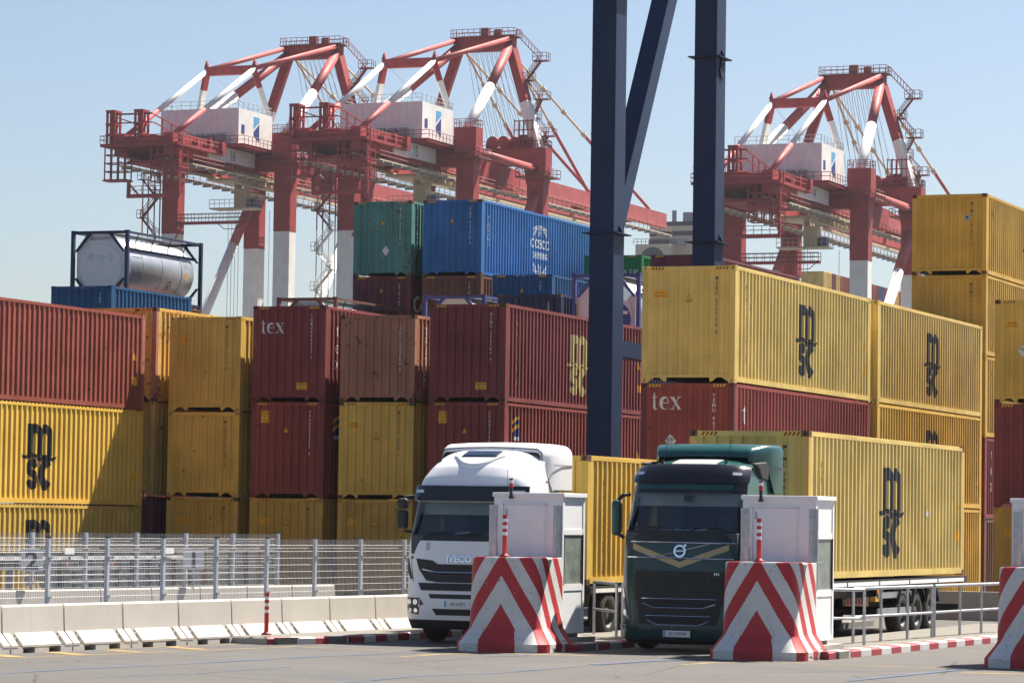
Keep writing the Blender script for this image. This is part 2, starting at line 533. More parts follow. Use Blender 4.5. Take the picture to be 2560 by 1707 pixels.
t.l.new(c, crk.inputs['Vector']); crk.inputs['Scale'].default_value = 0.22
cm = t.math('MULTIPLY', t.math('LESS_THAN', crk.outputs['Distance'], 0.006), t.ramp(mid, 0.42, 0.55))
base = t.mix(cm, base, (0.04, 0.038, 0.035))
t.bump(t.math('ADD', fine, t.math('MULTIPLY', mid, 0.5)), 0.5, 0.012)
M['asphalt'] = t.out(base, 0.85, 0, 0.3)

def worn_line(name, col, lo=0.42, hi=0.6):
    t = NT(name)
    c = t.coord(rand=False)
    n = t.math('ADD', t.math('MULTIPLY', t.noise(c, 40, 3, 0.7), 0.6), t.math('MULTIPLY', t.noise(c, 1.1, 3), 0.4))
    tr = t.node('ShaderNodeBsdfTransparent')
    mx = t.node('ShaderNodeMixShader')
    t.l.new(t.ramp(n, lo, hi), mx.inputs[0])
    t.l.new(tr.outputs[0], mx.inputs[1])
    t.out(col, 0.7)
    t.l.new(t.bsdf.outputs[0], mx.inputs[2])
    o = [k for k in t.n if k.type == 'OUTPUT_MATERIAL'][0]
    t.l.new(mx.outputs[0], o.inputs[0])
    return t.mat
M['line_yellow'] = worn_line('worn_yellow_line', (0.40, 0.27, 0.09), 0.38, 0.56)
M['line_blue'] = worn_line('worn_blue_line', (0.035, 0.10, 0.24), 0.40, 0.55)
M['line_red'] = worn_line('worn_red_line', (0.26, 0.07, 0.07), 0.44, 0.60)
M['gravel'] = plain('island_grit', (0.17, 0.155, 0.135), 0.9, vary=0.3, scale=40, bump=0.4)

# ------------------------------------------------------------------ ground
def ground():
    b = MB()
    b.face([(-2500, -60, 0), (1500, -60, 0), (1500, 3000, 0), (-2500, 3000, 0)])
    o = b.build('ground', M['asphalt'])
    o['kind'] = 'structure'
ground()

def road_line(name, pts, w, mat, z):
    """painted line along a polyline, its pieces joined"""
    b = MB()
    for i in range(len(pts)-1):
        p, q = Vector((*pts[i], z)), Vector((*pts[i+1], z))
        d = (q-p).normalized()
        a = Vector((-d.y, d.x, 0))*(w/2)
        b.face([p-a, q-a, q+a, p+a])
    o = b.build(name, mat)
    o['kind'] = 'structure'
    return o

# ------------------------------------------------------------------ shipping containers
W, HC, ST, L40, L20 = 2.438, 2.896, 2.591, 12.192, 6.058
PIT, DEP = 0.2785, 0.036
EPIT, EDEP = 0.2665, 0.04

def side_breaks(L):
    n = int((L-0.36)/PIT)
    s0 = (L-n*PIT)/2
    pts = [(0.12, -0.006)]
    for i in range(n):
        a = s0+i*PIT
        pts += [(a, -0.006), (a+0.072, -0.006), (a+0.140, -0.006-DEP), (a+0.2105, -0.006-DEP)]
    pts += [(s0+n*PIT, -0.006), (L-0.12, -0.006)]
    return pts

def end_breaks():
    n = 8
    s0 = (W-n*EPIT)/2
    pts = [(0.10, 0.012)]
    for i in range(n):
        a = s0+i*EPIT
        pts += [(a+0.012, 0.012), (a+0.118, 0.012), (a+0.142, 0.012+EDEP), (a+0.243, 0.012+EDEP)]
    pts += [(s0+n*EPIT, 0.012), (W-0.10, 0.012)]
    return pts

def interp(pts, x):
    if x <= pts[0][0]: return pts[0][1]
    for i in range(len(pts)-1):
        a, b = pts[i], pts[i+1]
        if a[0] <= x <= b[0]:
            return a[1] if b[0] == a[0] else a[1]+(b[1]-a[1])*(x-a[0])/(b[0]-a[0])
    return pts[-1][1]

CACHE = {}
def cached(key, fn):
    if key not in CACHE: CACHE[key] = fn()
    return CACHE[key]

def m_side(H, L):
    b = MB()
    p = side_breaks(L)
    zs = [0.15, H-0.10]
    b.sheet([[(x, y, z) for (y, x) in p] for z in zs])
    return b.mesh('side_wall')

def m_end(H):
    b = MB()
    p = end_breaks()
    b.sheet([[(x, y, z) for (x, y) in p] for z in (0.205, H-0.11)])
    b.face([(0.1, 0.054, 0.205), (W-0.1, 0.054, 0.205), (W-0.1, 0.01, 0.2), (0.1, 0.01, 0.2)])
    return b.mesh('end_wall')

def m_roof(H, L):
    b = MB()
    b.face([(0.03, 0.03, H-0.035), (W-0.03, 0.03, H-0.035), (W-0.03, L-0.03, H-0.035), (0.03, L-0.03, H-0.035)])
    n = int((L-0.6)/0.21)
    for i in range(n):
        y = 0.32+i*0.21
        b.prism([(y, H-0.034), (y+0.03, H-0.008), (y+0.10, H-0.008), (y+0.13, H-0.034)], 'x', 0.02, W-0.012)
    return b.mesh('roof')

def m_toprail(L, H):
    return MB().box(W-0.065, W-0.002, 0.17, L-0.17, H-0.105, H-0.036).mesh('top_rail')

def m_botrail(L):
    b = MB()
    b.box(W-0.05, W-0.002, 0.17, L-0.17, 0.03, 0.155)
    b.box(W-0.09, W-0.05, 0.17, L-0.17, 0.03, 0.045)
    return b.mesh('bottom_rail')

def m_fronttop(H):
    return MB().box(0.155, W-0.155, 0.002, 0.07, H-0.115, H-0.012).mesh('front_top_rail')

def m_sill():
    b = MB()
    b.box(0.155, W-0.155, 0.004, 0.06, 0.135, 0.205)
    for s in (0, 1):
        f = (lambda x: x) if s == 0 else (lambda x: W-x)
        b.prism([(f(0.155), 0.135), (f(0.33), 0.135), (f(0.155), 0.012)], 'y', 0.004, 0.05)
        b.prism([(f(0.47), 0.135), (f(0.66), 0.135), (f(0.645), 0.03), (f(0.60), 0.03)], 'y', 0.004, 0.05)
    return b.mesh('bottom_sill')

def m_post(H):
    b = MB()
    b.prism([(0.0, 0.004), (0.15, 0.004), (0.15, 0.05), (0.06, 0.05), (0.06, 0.15), (0.004, 0.15), (0.004, 0.004)][1:]+[(0.004, 0.004)], 'z', 0.118, H-0.118)
    return b.mesh('corner_post')

def m_casting():
    b = MB()
    X, Y, Zc = 0.162, 0.178, 0.118
    def holed(o, ux, uz, nrm, w, h, ew, eh, dep):
        o, ux, uz, nrm = map(Vector, (o, ux, uz, nrm))
        rect = [(0, .5), (0, 0), (.5, 0), (1, 0), (1, .5), (1, 1), (.5, 1), (0, 1)]
        outer = [o+ux*(p*w)+uz*(q*h) for p, q in rect]
        ang = [180, 225, 270, 315, 0, 45, 90, 135]
        inner = [o+ux*(w/2+ew*math.cos(R(a)))+uz*(h/2+eh*math.sin(R(a))) for a in ang]
        back = [p-nrm*dep for p in inner]
        for i in range(8):
            j = (i+1) % 8
            b.face([outer[i], outer[j], inner[j], inner[i]])
            b.face([inner[i], inner[j], back[j], back[i]])
        b.face(back)
    holed((0, 0, 0), (1, 0, 0), (0, 0, 1), (0, -1, 0), X, Zc, 0.03, 0.042, 0.06)
    holed((0, 0, 0), (0, 1, 0), (0, 0, 1), (-1, 0, 0), Y, Zc, 0.026, 0.042, 0.06)
    b.face([(X, 0, 0), (X, Y, 0), (X, Y, Zc), (X, 0, Zc)])
    b.face([(0, Y, 0), (X, Y, 0), (X, Y, Zc), (0, Y, Zc)])
    b.face([(0, 0, Zc), (X, 0, Zc), (X, Y, Zc), (0, Y, Zc)])
    b.face([(0, 0, 0), (X, 0, 0), (X, Y, 0), (0, Y, 0)])
    me = b.mesh('corner_casting')
    return me

def m_stripes():
    b = MB()
    for i in range(4):
        x = i*0.085
        b.face([(x, 0, 0), (x+0.045, 0, 0), (x+0.085, 0, 0.07), (x+0.04, 0, 0.07)], 0)
        b.face([(x+0.045, 0, 0), (x+0.085, 0, 0), (x+0.125, 0, 0.07), (x+0.085, 0, 0.07)], 1)
    me = b.mesh('hazard_stripes')
    me.materials.append(M['sign_yellow']); me.materials.append(M['print_black'])
    return me

def decal(name, s2d, parent, mat, surf, pos, H, L, lift=0.004):
    """print laid on the corrugated wall: cut at the folds, then pressed onto the profile"""
    V, F = s2d
    brk = side_breaks(L) if surf == 'side' else end_breaks()
    bm = bmesh.new()
    vs = [bm.verts.new((x+pos[0], 0, z+pos[1])) for x, z in V]
    for f in F:
        try: bm.faces.new([vs[i] for i in f])
        except ValueError: pass
    lo = min(v.co.x for v in bm.verts); hi = max(v.co.x for v in bm.verts)
    for (x, _) in brk:
        if lo < x < hi:
            bmesh.ops.bisect_plane(bm, geom=list(bm.verts)+list(bm.edges)+list(bm.faces), plane_co=(x, 0, 0), plane_no=(1, 0, 0), dist=1e-5)
    for v in bm.verts:
        s = v.co.x
        if surf == 'side': v.co = Vector((W+interp(brk, s)+lift, s, v.co.z))
        else: v.co = Vector((s, interp(brk, s)-lift, v.co.z))
    me = bpy.data.meshes.new(name)
    bm.to_mesh(me); bm.free()
    me.materials.append(mat)
    return link(name, me, parent)

def rect2d(w, h): return [(-w/2, -h/2), (w/2, -h/2), (w/2, h/2), (-w/2, h/2)], [(0, 1, 2, 3)]

def m_logo():
    """heavy three-legged lower-case m above a wave and the letters s and c, in metres about its centre"""
    V, F = [], []
    def strip(o, i):
        b0 = len(V)
        for p, q in zip(o, i): V.extend([p, q])
        for k in range(len(o)-1): F.append((b0+2*k, b0+2*k+1, b0+2*k+3, b0+2*k+2))
    yb, yt = 0.0, 0.90
    strip([(-0.70, yb), (-0.70, yt)], [(-0.38, yb), (-0.38, yt)])
    for x in (-0.38, 0.16):
        out = arc(x+0.10, yt-0.34, 0.44, 0.345, 112, 0, 10)+[(x+0.54, yb)]
        inn = arc(x+0.10, yt-0.38, 0.12, 0.12, 180, 0, 10)+[(x+0.22, yb)]
        strip(out, inn)
    w = stroke2d([([(-0.98, 0.02), (-0.92, -0.05), (-0.72, -0.05), (-0.42, -0.01), (-0.30, 0.0)], [0.01, 0.045, 0.055, 0.06, 0.05]),
                  ([(-0.30, 0.0), (-0.12, -0.06), (0.0, -0.10), (0.14, -0.05), (0.30, -0.02)], [0.05, 0.07, 0.075, 0.07, 0.06]),
                  ([(0.30, -0.02), (0.5, -0.07), (0.74, -0.10), (0.94, 0.0)], [0.06, 0.07, 0.05, 0.01])])
    sc_ = stroke2d([(arc(-0.41, -0.355, 0.19, 0.155, 5, 262, 14)+arc(-0.41, -0.69, 0.19, 0.165, 78, -175, 14), 0.125),
                    (arc(0.33, -0.52, 0.23, 0.335, 38, 322, 18), [0.11, 0.12, 0.13, 0.14, 0.15]+[0.16]*9+[0.15, 0.14, 0.13, 0.12, 0.11])])
    return join2d((V, F), w, sc_)
LOGO_M = m_logo()

def vtext(s, size, sx=0.8, step=1.25):
    """letters stacked one under another"""
    parts = []
    y = 0
    for ch in s:
        if ch == ' ':
            y -= size*step*0.6; continue
        parts.append(shift2d(text2d(ch, size, sx, bold=size*0.02), 0, y))
        y -= size*step
    return join2d(*parts)

def serif_tex(size):
    """the word tex in a bold bookish letter"""
    P = []
    P.append(([(0.02, 1.05), (0.10, 1.18), (0.13, 1.3)], [0.01, 0.03, 0.01]))
    P.append(([(0.12, 1.25), (0.12, 0.2), (0.17, 0.06), (0.30, 0.03), (0.40, 0.12)], [0.05, 0.10, 0.085, 0.05, 0.01]))
    P.append(([(-0.06, 0.93), (0.38, 0.93)], 0.035))
    e = arc(0.98, 0.47, 0.30, 0.45, 2, 320, 20)
    P.append((e, [0.03]*2+[0.035, 0.04, 0.05, 0.06, 0.08, 0.10, 0.11, 0.115, 0.115, 0.11, 0.10, 0.09, 0.075, 0.06, 0.045, 0.03, 0.02, 0.02, 0.01]))
    P.append(([(0.72, 0.50), (1.26, 0.50)], 0.03))
    P.append(([(1.55, 0.93), (2.15, 0.03)], 0.105))
    P.append(([(2.12, 0.93), (1.55, 0.03)], 0.028))
    for (x, y) in ((1.58, 0.93), (2.12, 0.93), (1.55, 0.03), (2.15, 0.03)): P.append(([(x-0.17, y), (x+0.17, y)], 0.025))
    s = stroke2d(P)
    return shift2d(s, 0, 0, size, size)

CN = [0]
def container(u, v, z, H, L, col, label, code=None, ccol='print_white', group=None, caution=None, warn=None, stripes=True, post=None, cast=None,
              side=None, logo=None, codepos=None, full=True, name='shipping_container', sidetri=False, code_at_bottom=True, rails=None):
    t = thing(name, label, 'container', (u, v, z), 0, group)
    m = M[col]
    pm = M[post] if post else m
    cm = M[cast] if cast else pm
    inst('end_wall', cached(('e', H), lambda: m_end(H)), m, t)
    inst('side_wall', cached(('s', H, L), lambda: m_side(H, L)), m, t, (W, 0, 0))
    back = MB().box(0.01, 0.03, 0.16, L-0.16, 0.12, H-0.05)
    back.box(0.02, W-0.02, L-0.06, L-0.02, 0.12, H-0.05)
    inst('back_wall', cached(('b', H, L), lambda: back.mesh('back_wall')), m, t)
    inst('floor', cached(('f', L), lambda: MB().box(0.03, W-0.06, 0.07, L-0.05, 0.13, 0.16).mesh('floor')), M['dark_metal'], t)
    inst('roof', cached(('r', H, L), lambda: m_roof(H, L)), m, t)
    inst('top_rail', cached(('tr', H, L), lambda: m_toprail(L, H)), M[rails] if rails else m, t)
    inst('bottom_rail', cached(('br', L), lambda: m_botrail(L)), m, t)
    inst('front_top_rail', cached(('ft', H), lambda: m_fronttop(H)), M[rails] if rails else m, t)
    inst('bottom_sill', cached('sill', m_sill), m, t)
    pmesh = cached(('p', H), lambda: m_post(H))
    inst('corner_post', pmesh, pm, t)
    inst('corner_post', pmesh, pm, t, (W, 0, 0), None, (-1, 1, 1))
    inst('corner_post', pmesh, pm, t, (W, L, 0), None, (-1, -1, 1))
    c = cached('cast', m_casting)
    for zz in (0, H-0.118):
        inst('corner_casting', c, cm, t, (0, 0, zz))
        inst('corner_casting', c, cm, t, (W, 0, zz), None, (-1, 1, 1))
        inst('corner_casting', c, cm, t, (W, L, zz), None, (-1, -1, 1))
    if stripes:
        sm = cached('stripes', m_stripes)
        link('hazard_stripes', sm, t, (0.20, -0.003, H-0.10))
        link('hazard_stripes', sm, t, (W-0.56, -0.003, H-0.10))
    cx = W-0.50
    if codepos: cx = codepos
    if code: decal('number', vtext(code, 0.095), t, M[ccol], 'end', (cx, H-0.36), H, L)
    if caution == 'wide':
        p = (0.47, H-0.70)
        decal('caution_plate', rect2d(0.34, 0.185), t, M['sign_yellow'], 'end', p, H, L)
        decal('caution_text', join2d(shift2d(text2d('CAUTION', 0.052, 0.9), 0, 0.018), shift2d(text2d('HIGH TRAILER', 0.05, 0.72), 0, -0.062)), t, M['print_black'], 'end', p, H, L, 0.007)
    elif caution == 'low':
        p = (1.66, 0.47)
        decal('caution_plate', rect2d(0.36, 0.21), t, M['sign_yellow'], 'end', p, H, L)
        decal('caution_text', join2d(shift2d(text2d('CAUTION', 0.07, 0.8), 0, 0.012), shift2d(text2d('2.9m HIGH', 0.045, 0.9), 0, -0.08)), t, M['print_black'], 'end', p, H, L, 0.007)
    elif caution == 'tall':
        p = (0.44, H-0.45)
        decal('caution_plate', rect2d(0.26, 0.36), t, M['sign_yellow'], 'end', p, H, L)
        decal('caution_text', join2d(shift2d(text2d('CAUTION', 0.06, 0.66), 0, 0.075), shift2d(text2d("9'6\"", 0.07, 0.7), 0, -0.045), shift2d(text2d('HIGH', 0.06, 0.66), 0, -0.15)), t, M['print_black'], 'end', p, H, L, 0.007)
    if warn:
        wx, wz = warn
        tri = [(-0.1, -0.09), (0.1, -0.09), (0, 0.13)], [(0, 1, 2)]
        decal('warning_sign', tri, t, M['print_black'], 'end', (wx, wz), H, L)
        decal('warning_face', shift2d(tri, 0, 0.002, 0.76, 0.78), t, M['sign_yellow'], 'end', (wx, wz), H, L, 0.007)
        decal('warning_text', join2d(shift2d(rect2d(0.07, 0.008), 0, -0.025), shift2d(rect2d(0.07, 0.008), 0, -0.045)), t, M['print_black'], 'end', (wx, wz), H, L, 0.009)
    for (s, mat, y0, z0) in (side or []): decal('lettering', s, t, M[mat], 'side', (y0, z0), H, L)
    if logo: decal('logo', shift2d(LOGO_M, 0, 0, 1.0, 1.0), t, M[logo], 'side', (L/2, H*0.48), H, L)
    if sidetri:
        decal('side_warning', ([(-0.13, -0.1), (0.13, -0.1), (0, 0.15)], [(0, 1, 2)]), t, M['sign_yellow'], 'side', (L-0.62, H*0.55), H, L)
        decal('side_plate', rect2d(0.30, 0.24), t, M['sign_yellow'], 'side', (L-0.55, H*0.30), H, L)
        decal('side_number', join2d(*[shift2d(rect2d(0.05, 0.03+0.03*rnd.random()), 0, -k*0.085) for k in range(11)]), t, M[ccol], 'side', (L-1.0, H-0.35), H, L)
    return t

MED = cached('med', lambda: vtext('MEDITERRANEAN', 0.115, 0.95, 1.3))
SHP = cached('shp', lambda: vtext('SHIPPING CO', 0.085, 0.9, 1.35))
def med(mat, y0=0.95, z0=2.25): return [(MED, mat, y0, z0), (SHP, mat, y0+0.30, z0-0.25)]

U0, U1, U2, U3, U4 = -49.94, -47.04, -44.20, -41.27, -38.36
FR = 88.07
END = 'ends facing the gate'
# --- long-side-on stack at the left edge
gA = 'side-on stack behind the left fence'
gL = 'front row of stacked containers'
gB = 'rear rows of stacked containers'
gR = 'stacks right of the gantry legs'
vA = 87.37-L40
container(U0, vA, 0, ST, L40, 'yellow', 'yellow container at the bottom of the side-on stack, half hidden by the mesh fence', logo='print_black', group=gA, stripes=False, sidetri=True, ccol='print_black')
container(U0, vA, ST, HC, L40, 'yellow_bright', 'bright yellow container with a black logo on its long side, below the red-brown one', logo='print_black', group=gA, stripes=False, sidetri=True, ccol='print_black')
container(U0, vA, ST+HC, HC, L40, 'red_brown', 'red-brown container on top of the side-on stack at the left edge', group=gA, stripes=False, sidetri=True, post='salmon', cast='salmon')
# --- column behind it
container(U0, FR, 0, HC, L40, 'maroon_dark', 'dark maroon container at the bottom of the narrow gap beside the side-on stack', group=gL,
          side=[(vtext('TRITON', 0.22, 1.0, 1.25), 'print_white', 0.95, 2.2)])
container(U0, FR, HC, HC, L40, 'yellow_tan', 'dull yellow container in the narrow gap, under the rust-edged one', group=gL, side=med('print_black'), ccol='print_black')
container(U0, FR, 2*HC, HC, L40, 'yellow_rust', 'rust-edged yellow container under the blue one, behind the side-on stack', 'MEDU 7', 'print_black', gL, post='salmon', cast='rust', side=med('print_black'), rails='yellow_rust')
# --- column 1
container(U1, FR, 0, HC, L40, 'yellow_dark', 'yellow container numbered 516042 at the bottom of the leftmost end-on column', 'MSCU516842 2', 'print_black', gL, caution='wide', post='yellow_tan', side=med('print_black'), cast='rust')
container(U1, FR, HC, ST, L40, 'yellow', 'yellow container numbered 415180 in the middle of the leftmost end-on column', 'MSDU415180 2', 'print_black', gL, stripes=False, side=med('print_black'), cast='yellow_tan')
container(U1, FR, HC+ST, HC, L40, 'yellow', 'yellow container numbered 501750 on top of the leftmost end-on column', 'MSGU501750 0', 'print_black', gL, caution='wide', side=med('print_black', 1.1))
# --- column 2
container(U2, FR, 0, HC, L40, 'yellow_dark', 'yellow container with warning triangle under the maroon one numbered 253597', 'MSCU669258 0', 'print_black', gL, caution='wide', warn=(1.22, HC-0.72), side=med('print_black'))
container(U2, FR, HC, HC, L40, 'maroon_red', 'maroon container numbered 253597 in the middle of the second end-on column', 'FFAU253597 9', 'print_white', gL, caution='tall', warn=(1.15, HC-0.86), post='maroon')
container(U2, FR, 2*HC, HC, L40, 'maroon', 'maroon container with white three-letter word at upper left, leftmost of two', 'TGBU486435 7', 'print_white', gL, caution='low', cast='maroon_dark',
          side=[(join2d(shift2d(text2d('t', 0.42, 0.9), 0, 0), shift2d(text2d('e', 0.42, 0.9), 0, -0.52), shift2d(text2d('x', 0.42, 0.9), 0, -0.98)), 'print_white', 0.85, 2.0)])
decal('word', serif_tex(0.33), COL.objects[-1].parent, M['print_white'], 'end', (0.28, HC-0.83), HC, L40)
# --- column 3
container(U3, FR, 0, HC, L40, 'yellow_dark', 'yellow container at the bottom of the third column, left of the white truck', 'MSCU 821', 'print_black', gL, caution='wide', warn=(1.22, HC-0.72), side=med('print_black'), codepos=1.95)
container(U3, FR, HC, HC, L40, 'yellow', 'yellow container numbered 641280 under the salmon-brown one', 'MSDU641260 1', 'print_black', gL, caution='wide', warn=(1.22, HC-1.03), cast='rust', side=med('print_black'))
container(U3, FR, 2*HC, ST, L40, 'salmon', 'rusty salmon-brown container numbered 574886 with white number', 'IINL 574886 3', 'print_white', gL, stripes=False, cast='rust',
          side=[(vtext('TRITON', 0.26, 0.9, 1.15), 'print_white', 0.85, 2.0)])
# --- column 4
container(U4, FR, 0, HC, L40, 'maroon_red', 'maroon container hidden behind the white truck cab at the bottom of the fourth column', group=gL)
container(U4, FR, HC, HC, L40, 'maroon_red', 'maroon container numbered 37203 right above the white truck cab', 'FFAU37203', 'print_white', gL, caution='tall', warn=(1.15, HC-0.86), sidetri=True, post='maroon_red')
t_ = container(U4, FR, 2*HC, HC, L40, 'maroon', 'maroon container numbered 536784 with a tan logo on its side, beside the gantry leg', 'MSMU 536784 4', 'print_white', gL, caution='low', post='maroon', cast='rust', side=med('print_yellow', 0.9, 2.3), logo='print_yellow', sidetri=True)

# --- rear rows, left
gbl = gB
container(-58.42, 100.42, 0, ST, L20, 'blue_deep', 'blue short container at the bottom below the tank, almost hidden', group=gB)
container(-58.42, 100.42, ST, ST, L20, 'maroon', 'maroon short container hidden below the blue ones at far left', group=gB)
container(-58.42, 100.42, 2*ST, ST, L20, 'blue_deep', 'blue short container under the topmost blue one at far left', group=gB)
t_ = container(-58.42, 100.42, 3*ST, ST, L20, 'blue_deep', 'short blue container in front of the silver tank at far left', 'TAU', 'print_white', gB, stripes=False, codepos=1.95)
decal('web_address', shift2d(text2d('UNIT45.com', 0.06, 1.1), 0, 0), t_, M['print_white'], 'end', (1.22, ST-0.085), ST, L20, 0.02)
for k in range(4):
    container(-61.36, 106.87, k*ST, ST, L20, ('brown', 'maroon', 'navy', 'brown')[k], ('brown container at the very bottom below the silver tank', 'maroon container two below the silver tank', 'navy container in the column below the silver tank', 'brown container directly below the silver tank, seen at its right corner')[k], group=gB)

# --- rear rows, middle
def stack(u, v, hs, cols, labels, **kw):
    z = 0
    for h, c, l in zip(hs, cols, labels):
        container(u, v, z, h, kw.get('L', L40), c, l, group=gB)
        z += h
    return z
# teal column
z = stack(-52.64, 113.35, [HC]*3, ['brown', 'maroon', 'navy'], ['brown container at the bottom of the teal column, hidden', 'maroon container third from top in the teal column, hidden', 'navy container below the purple-maroon one, hidden'])
t_ = container(-52.64, 113.35, z, HC, L40, 'maroon_dark', 'dark purple-maroon container directly below the teal one', 'CAIU 784', 'print_white', gB, warn=(1.2, HC-0.55), side=[(text2d('CAI', 0.62, 0.95, bold=0.02, align='LEFT'), 'print_white', 0.35, 1.55)])
t_ = container(-52.64, 113.35, z+HC, HC, L40, 'teal', 'rusty teal container with a yellow warning triangle on top of the rear row', 'DFSU 697952 2', 'print_white', gB, warn=(1.22, HC-0.85), post='teal', cast='rust', side=[(vtext('DONGFANG', 0.27, 1.0, 1.2), 'print_black', 0.62, 2.35)], rails='teal')
decal('label_patch', ([(-0.14, 0), (0, -0.2), (0.14, 0), (0, 0.2)], [(0, 1, 2, 3)]), t_, M['print_white'], 'end', (1.36, 0.98), HC, L40)
# blue column
z = stack(-49.77, 113.45, [HC]*3, ['brown', 'blue_deep', 'maroon'], ['brown container at the bottom of the blue column, hidden', 'blue container third from top in the blue column, hidden', 'maroon container fourth from top in the blue column, hidden'])
container(-49.77, 113.45, z, HC, L40, 'brown', 'brown container directly below the large blue one with the white emblem', 'TRIU', 'print_white', gB, side=[(text2d('T', 0.45), 'print_white', 0.8, 1.2)])
globe = stroke2d([(arc(0, 0.32, 0.58, 0.62, 20, 160, 14), 0.05), (arc(0, -0.32, 0.58, 0.62, 200, 340, 14), 0.05), (arc(-0.28, 0.36, 0.42, 0.56, 20, 130, 12), 0.04), (arc(0.28, 0.36, 0.42, 0.56, 50, 160, 12), 0.04),
                  (arc(-0.28, -0.36, 0.42, 0.56, 230, 340, 12), 0.04), (arc(0.28, -0.36, 0.42, 0.56, 200, 310, 12), 0.04)])
cos = join2d(shift2d(globe, 0, -0.02, 1.25, 1.0), shift2d(text2d('COSCO', 0.36, 1.15, bold=0.012), 0, 0.06), shift2d(text2d('SHIPPING', 0.26, 1.05, bold=0.01), 0, -0.36))
container(-49.77, 113.45, z+HC, HC, L40, 'blue', 'large blue container with white globe emblem on its side, top of the rear row', 'CSNU 637670 0', 'print_white', gB, warn=(1.2, HC-0.80), cast='rust',
          side=[(cos, 'print_white', 6.1, HC*0.5), (vtext('FLORENS', 0.13, 1.0, 1.3), 'print_white', 0.75, 2.2)])
# blue 45-ft column
z = stack(-46.87, 113.47, [HC]*3, ['navy', 'brown', 'maroon'], ['navy container at the bottom below the mid-blue one, hidden', 'brown container hidden two below the mid-blue one', 'maroon container hidden under the mid-blue one'])
t_ = container(-46.87, 113.47, z, HC, L40, 'blue_deep', 'mid-blue container with warning triangle below the white globe emblem', 'TAU', 'print_white', gB, warn=(1.2, HC-0.60))
decal('web_address', text2d('UNIT45.com', 0.07, 1.1), t_, M['print_white'], 'end', (1.22, HC-0.075), HC, L40, 0.02)
# navy and yellow short containers
stack(-44.05, 107.15, [ST]*3, ['brown', 'maroon', 'blue_deep'], ['brown short container at the bottom of the navy column, hidden', 'maroon short container in the navy column, hidden', 'blue short container below the navy one, hidden'], L=L20)
container(-44.05, 107.15, 3*ST, ST, L20, 'navy', 'navy short container with yellow lettering on its side, left of the gantry leg', 'SEGU', 'print_white', gB, stripes=False, cast='rust', side=[(text2d('Gold', 0.42, 0.9, bold=0.02), 'sign_yellow', 2.4, 1.05)])
stack(-41.2, 107.35, [ST]*3, ['maroon', 'brown', 'yellow'], ['maroon short container at the bottom of the yellow column, hidden', 'brown short container in the yellow column, hidden', 'yellow short container under the small yellow one, hidden'], L=L20)
container(-41.2, 107.35, 3*ST, ST, L20, 'yellow_tan', 'short yellow container peeking out left of the near gantry leg', None, 'print_black', gB, stripes=False, cast='rust')
# tank stacks get their supports here, the tanks themselves follow below
stack(-46.9, 107.0, [ST]*3, ['brown', 'blue_deep', 'maroon'], ['brown short container at the bottom below the purple tank frame, hidden', 'blue short container hidden below the purple tank frame', 'maroon short container right below the purple tank frame, hidden'], L=L20)
stack(-52.83, 107.15, [ST]*3, ['maroon', 'brown', 'navy'], ['maroon short container at the bottom below the brown tank frame, hidden', 'brown short container hidden below the brown tank frame', 'navy short container right below the brown tank frame, hidden'], L=L20)
# far maroon block with three white letters
for k in range(4):
    container(-66.9, 136.0, k*HC, HC, L40, 'maroon_dark', ('maroon far container at the bottom of the far stack', 'maroon far container second from the bottom of the far stack', 'maroon far container third from the bottom of the far stack', 'far maroon container with three white letters, behind the silver tank frame and crane stairs')[k], group=gB,
              **({} if k < 3 else {}))
decal('letters', text2d('CAI', 0.26, 1.1), COL.objects[-1].parent, M['print_white'], 'end', (0.55, HC-0.5), HC, L40)

# --- behind the gantry legs
for k in range(5):
    t_ = container(-46.2, 121.5, k*ST, ST, L40, ('maroon', 'brown', 'navy', 'maroon', 'green')[k], ('maroon container at the bottom of the green column, hidden', 'brown container second in the green column, hidden', 'navy container third in the green column, hidden', 'maroon container right below the green one, hidden', 'green container between the two gantry legs')[k], group=gB)
decal('number', text2d('AA 3 09', 0.18, 1.0), t_, M['print_white'], 'end', (1.9, ST-0.75), ST, L40)
for k in range(5):
    container(-43.45, 121.7, k*ST, ST, L40, ('brown', 'maroon', 'yellow', 'brown', 'maroon_dark')[k], ('brown container at the bottom behind the far gantry leg, hidden', 'maroon container second in the column behind the far gantry leg, hidden', 'yellow container third in the column behind the far gantry leg, hidden', 'brown container fourth in the column behind the far gantry leg, hidden', 'long dark maroon container behind the far gantry leg, right of the green one')[k], 'TGHU' if k == 4 else None, 'print_white', gB)

# --- right of the gantry
UR = -27.30
container(UR, 75.86, 0, HC, L40, 'brown', 'brown container at the bottom of the right column, hidden behind the truck container', group=gR)
t_ = container(UR, 75.86, HC, HC, L40, 'maroon_red', 'maroon container with white three-letter word, above the green truck', 'TEMU 667', 'print_white', gR, post='maroon_dark',
               side=[(join2d(text2d('t', 0.62, 0.8), shift2d(text2d('e', 0.62, 0.8), 0, -0.7)), 'print_white', 0.85, 1.9)], codepos=1.90, sidetri=True)
decal('word', serif_tex(0.33), t_, M['print_white'], 'end', (0.30, HC-0.66), HC, L40)
dia = [(-0.15, 0), (0, -0.17), (0.15, 0), (0, 0.17)], [(0, 1, 2, 3)]
decal('hazard_diamond', dia, t_, M['print_white'], 'end', (0.78, 1.46), HC, L40)
decal('diamond_bars', join2d(*[shift2d(rect2d(0.016, 0.11-abs(k)*0.025), k*0.036, 0.045) for k in (-2, -1, 0, 1, 2)], shift2d(text2d('3166', 0.05, 0.8), 0, -0.075)), t_, M['print_black'], 'end', (0.78, 1.46), HC, L40, 0.007)
